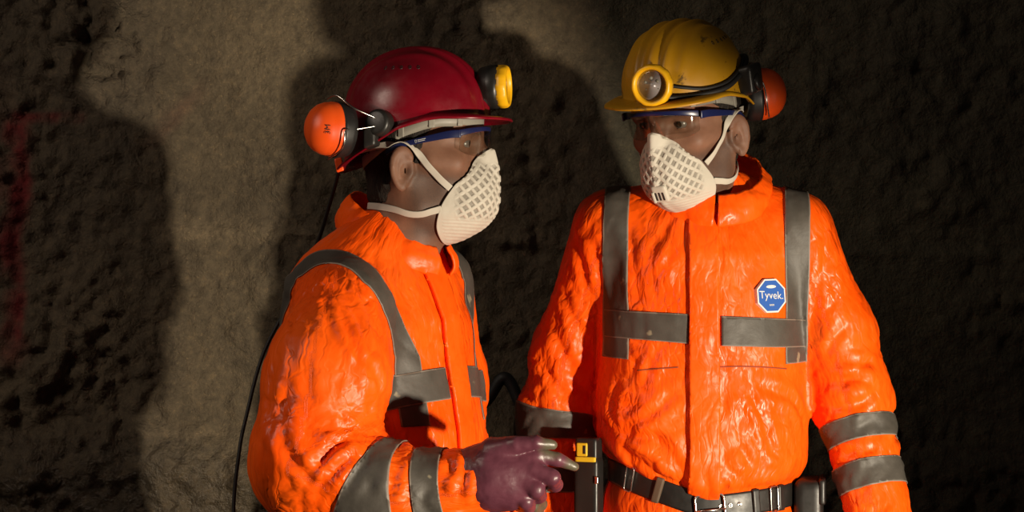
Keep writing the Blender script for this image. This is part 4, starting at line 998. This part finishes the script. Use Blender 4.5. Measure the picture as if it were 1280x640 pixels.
glasses(H_R, 'clear safety glasses with a navy brow bar, under the yellow helmet', False)

# ================================================================== belts
def belt(F, root, hem, name, label, drop=.021, w=.038):
    r = empty(name, root); tag(r, label, 'belt')
    an = np.linspace(-PI, PI, 161); z = hem - drop; pts = F.surf(an, z, .006); nrm = F.surf(an, z, .03) - pts
    v, f = ribbon(pts, (0,0,1), w, .0045); mk('strap', v, f, MAT['leather'], parent=r, root=root); return r, z
def belt_at(F, an, z, off): 
    p = F.surf(A(an), z, off)[0]; q = F.surf(A(an), z, off + .03)[0]; n = unit((q - p) * A(1,1,0)); t = unit(F.surf(A(an + .02), z, off)[0] - F.surf(A(an - .02), z, off)[0]); return p, n, t, np.cross(t, n) * (1 if np.cross(t, n)[2] > 0 else -1)
BR, zb_ = belt(FR, ROOT_R, hemR, 'tool_belt', 'black leather belt with steel buckle around the waist below the blue badge')
p, n, t, u = belt_at(FR, .03, zb_, .012); p = p - u * .004
corner = lambda hw, hh, r, k=6: [(sx * (hw - r) + r * math.cos(a), sy * (hh - r) + r * math.sin(a)) for sx, sy, a0 in ((1,1,0),(-1,1,PI/2),(-1,-1,PI),(1,-1,3*PI/2)) for a in np.linspace(a0, a0 + PI/2, k)]
ring = [p + t * x + u * y for x, y in corner(.0235, .0245, .007)]; v, f = tube(ring + [ring[0], ring[1]], .0022, 10); mk('buckle', v, f, MAT['steel'], parent=BR, root=ROOT_R)
v, f = tube([p - t * .0235 + n * .001, p - t * .005 + n * .003, p + t * .024 + n * .002], .0018, 8); mk('prong', v, f, MAT['steel'], parent=BR, root=ROOT_R)
for k in range(3):
    q, n, t, u = belt_at(FR, .17 + .12 * k, zb_, .0088); v, f = lathe(q, n, [(0,.0036),(.001,.0036),(.0014,.0028),(.0002,.0016)], 16, u); mk('eyelet', v, f, MAT['steel'], parent=BR, root=ROOT_R)
for an, m in ((-.62, 'brown'), (.62, 'leather'), (.98, 'leather')):
    q, n, t, u = belt_at(FR, an, zb_, .0095); v, f = block(q, t, n, u, (.0065,.0035,.0215), .0025); mk('keeper', v, f, MAT[m], parent=BR, root=ROOT_R)
for an in (-.98, .86):
    q, n, t, u = belt_at(FR, an, zb_, .012); ring = [q + t * x + u * y for x, y in corner(.008, .021, .004)]; v, f = tube(ring + [ring[0], ring[1]], .0013, 8); mk('steel_loop', v, f, MAT['steel'], parent=BR, root=ROOT_R)
q, n, t, u = belt_at(FR, 1.45, zb_, .03); q = q - A(0,0,.02); v, f = block(q, t, n, (0,0,1), (.045,.024,.042), .012); PO = mk('pouch', v, f, MAT['leather'], parent=BR, root=ROOT_R)
v, f = block(q + n * .022 + A(0,0,.022), t, n, (0,0,1), (.046,.006,.022), .005); mk('pouch_flap', v, f, MAT['leather'], parent=PO, root=ROOT_R)
belt(FL, ROOT_L, hemL, 'tool_belt', 'black belt around the waist of the person in profile')
# battery pack on the hip of the person facing forward
bq = P(736, 597, .0); bx = unit(A(.92, -.39, 0)); by = A(.39, .92, 0); BM = Matrix.Translation(tuple(bq))
BT = empty('battery_pack', BM); tag(BT, 'black battery pack with yellow top label, hung on the belt at the hip', 'battery')
v, f = block(bq + A(0,0,-.02), bx, by, (0,0,1), (.021,.016,.055), .005); mk('case', v, f, MAT['black'], parent=BT, root=BM)
v, f = block(bq + A(0,0,.044), bx, by, (0,0,1), (.019,.015,.022), .004); C_ = mk('cap', v, f, MAT['black'], parent=BT, root=BM)
v, f = block(bq + A(0,0,.031) - by * .014, bx, by, (0,0,1), (.018,.003,.0042), .0015); mk('stripe', v, f, MAT['label'], parent=C_, root=BM)
v, f = block(bq + A(0,0,.047) - by * .014 - bx * .006, bx, by, (0,0,1), (.0095,.003,.011), .0015); mk('label', v, f, MAT['label'], parent=C_, root=BM)
v, f = block(bq + A(0,0,.047) - by * .0165 - bx * .0015, bx, by, (0,0,1), (.0024,.0012,.007), .0006); mk('label_mark', v, f, MAT['black'], parent=C_, root=BM)
v, f = block(bq + A(0,0,-.002) - by * .016 + bx * .02, bx, by, (0,0,1), (.003,.003,.006), .001); mk('catch', v, f, MAT['steel'], parent=BT, root=BM)
v, f = block(bq + A(.008,.018,.0), bx, by, (0,0,1), (.014,.012,.03), .004); mk('belt_clip', v, f, MAT['black'], parent=BT, root=BM)

# ================================================================== black tube down the rock behind the two, after an unidentified dark shape
CM = Matrix.Translation(tuple(P(640, 560, .60)))
v, f = tube(spline([P(600, 508, .60), P(612, 496, .59), P(626, 474, .58), P(636, 476, .58), P(648, 500, .58), P(660, 532, .58), P(668, 590, .58), P(672, 660, .58), P(676, 760, .58), P(672, 1000, .58), P(660, 1240, .56), P(600, 1252, .50)], 8), .0115, 12)
tag(mk('cable', v, f, MAT['rubber'], root=CM), 'thick black tube running down the rock wall behind the gloved hand', 'cable')
# ------------------------------------------------------------------ the tunnel
def wall():
    xs = np.concatenate([np.arange(-4, -1.35, .04), np.arange(-1.35, 1.35, .0072), np.arange(1.35, 4.0, .04)])
    zs = np.concatenate([np.arange(0, .82, .03), np.arange(.82, 2.02, .0072), np.arange(2.02, 3.3, .04)])
    X, Z = np.meshgrid(xs, zs, indexing='ij'); p = np.stack([X.ravel(), np.zeros(X.size), Z.ravel()], 1)
    Y0 = .80; k = (1 + Y0 / CAM_D) / S_PX; px = p[:,0] / k + 640; py = 320 - (p[:,2] - CAM_Z) / k
    w = fbm(p * 9, 4) * 22 + fbm(p * 30, 3) * 10
    pd = [(-900,545),(60,552),(190,548),(300,560),(640,580),(640,2200),(-900,2200)]
    s = lambda q, wd: np.clip(.5 + (polysdf(px + w, py + w * .7, q)) / wd, 0, 1)
    cd = s(pd, 50)
    smooth = np.maximum.reduce([np.exp(-((px - 280 + w) / 95)**2) * np.clip((py + 100) / 100, 0, 1), .75 * np.clip((px - 735 + w) / 60, 0, 1), .8 * np.exp(-((px - 690) / 60)**2 - ((py - 40) / 90)**2)])
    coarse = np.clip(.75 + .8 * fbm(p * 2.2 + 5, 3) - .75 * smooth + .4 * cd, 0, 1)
    big = fbm(p * A(1.1, 1, 1.3) + 3.1, 3) * .05 + fbm(p * 4.2 + 8, 3) * .016
    lump = np.abs(fbm(p * 15, 4, .55)); lump2 = fbm(p * 40, 3, .6)
    y = Y0 + big - (.12 + .88 * coarse) * (.020 + .065 * lump * (1 + .8 * vnoise(p * 6)) + .020 * lump2) + (1 - coarse) * (.0025 * fbm(p * 28, 3)) - .006 * np.exp(-((py - 283 - .03 * px) / 7)**2) * (px > 200)
    y = y - .03 * np.exp(-((py - 575 + 14 * vnoise(p * 4)) / 40)**2) * (px < 640)
    dim_right = np.clip((px - 730 + w) / 40, 0, 1)  # darker olive past the beam edge: light falloff painted into the rock tone
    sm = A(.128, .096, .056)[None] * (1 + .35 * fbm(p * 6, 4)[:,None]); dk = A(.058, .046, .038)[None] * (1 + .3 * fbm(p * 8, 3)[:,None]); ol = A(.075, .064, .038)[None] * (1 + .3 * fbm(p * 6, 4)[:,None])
    col = sm * (1 - dim_right[:,None]) + ol * dim_right[:,None]; col = col * (1 - .35 * coarse[:,None]) + dk * .35 * coarse[:,None]
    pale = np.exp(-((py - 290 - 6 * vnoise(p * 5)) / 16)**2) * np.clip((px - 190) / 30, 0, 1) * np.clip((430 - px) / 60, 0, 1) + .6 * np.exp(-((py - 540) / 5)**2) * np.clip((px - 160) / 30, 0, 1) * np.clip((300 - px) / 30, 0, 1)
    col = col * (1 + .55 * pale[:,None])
    red = np.maximum(np.exp(-((px - 24 + w * .6) / 15)**4) * np.clip((py - 140) / 20, 0, 1) * np.clip((470 - py) / 60, 0, 1), np.exp(-((py - 147 + w * .15) / 7)**4) * np.clip((px - 12) / 10, 0, 1) * np.clip((110 - px) / 12, 0, 1))
    red = np.maximum(red, .5 * np.exp(-((px - 5) / 18)**2 - ((py - 200) / 60)**2)) * np.clip(.75 + 1.2 * fbm(p * 22, 3), 0, 1)
    tan = .5 * np.exp(-((px + .9 * py - 350 + w) / 14)**2) * np.clip((py - 90) / 40, 0, 1) * np.clip((200 - py) / 40, 0, 1)
    col = col * (1 - red[:,None]) + A(.17, .010, .012) * red[:,None]; col = col * (1 - .5 * tan[:,None]) + A(.12, .03, .02) * .5 * tan[:,None]
    wet = np.clip((py - 545 + w) / 50, 0, 1) * (px < 640) * .9
    V = np.stack([p[:,0], y, p[:,2]], 1); nx, nz = X.shape
    i = np.arange(nx - 1)[:,None] * nz + np.arange(nz - 1)[None]; Q = np.stack([i, i + nz, i + nz + 1, i + 1], -1).reshape(-1, 4)
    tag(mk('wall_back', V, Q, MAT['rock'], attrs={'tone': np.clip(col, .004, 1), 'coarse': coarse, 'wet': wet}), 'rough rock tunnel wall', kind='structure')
    xs = np.arange(-4, 4.01, .05); ys = np.arange(-4.6, 1.2, .05); X, Y = np.meshgrid(xs, ys, indexing='ij'); p = np.stack([X.ravel(), Y.ravel(), 0 * X.ravel()], 1)
    p[:,2] = np.minimum(-.004 + .012 * fbm(p * 5, 3) - .008, -.001); nx, nz = X.shape
    i = np.arange(nx - 1)[:,None] * nz + np.arange(nz - 1)[None]; Q = np.stack([i, i + nz, i + nz + 1, i + 1], -1).reshape(-1, 4)
    n = len(p); tag(mk('floor', p, Q, MAT['rock'], attrs={'tone': np.tile(A(.05, .04, .032), (n, 1)), 'coarse': np.ones(n), 'wet': np.full(n, .3)}), 'dark tunnel floor', kind='structure')
wall()
# ------------------------------------------------------------------ camera, lamps, exposure
cam = bpy.data.cameras.new('camera'); cam.sensor_width = 36; cam.lens = 36 * CAM_D / (1280 / S_PX); co = bpy.data.objects.new('camera', cam); COL.objects.link(co)
co.location = (0, -CAM_D, CAM_Z); co.rotation_euler = (PI / 2, 0, 0); SC.camera = co; cam.clip_end = 50
def spot(name, loc, aim, watts, size, blend, radius, col):
    d = bpy.data.lights.new(name, 'SPOT'); d.energy = watts; d.spot_size = math.radians(size); d.spot_blend = blend; d.shadow_soft_size = radius; d.color = col
    o = bpy.data.objects.new(name, d); COL.objects.link(o); o.location = loc
    o.rotation_euler = (Vector(aim) - Vector(loc)).to_track_quat('-Z', 'Y').to_euler(); return o
spot('floodlight', (1.50, -1.92, .80), (-.02, .0, 1.13), 370, 35, .40, .038, (1, .86, .66))
fill = bpy.data.lights.new('tunnel_glow', 'AREA'); fill.energy = 20; fill.size = 1.0; fill.color = (1, .82, .66)
fo = bpy.data.objects.new('tunnel_glow', fill); COL.objects.link(fo); fo.location = (-2.3, -1.5, 2.7); fo.rotation_euler = (Vector((-.3, .5, 1.3)) - Vector(fo.location)).to_track_quat('-Z', 'Y').to_euler()
w = bpy.data.worlds.new('tunnel_dark'); SC.world = w; w.use_nodes = True; w.node_tree.nodes['Background'].inputs[0].default_value = (.9, .8, .7, 1); w.node_tree.nodes['Background'].inputs[1].default_value = .02
vs = SC.view_settings; vs.view_transform = 'Standard'; vs.look = 'None'; vs.gamma = 1; vs.use_curve_mapping = False; vs.exposure = 0.0
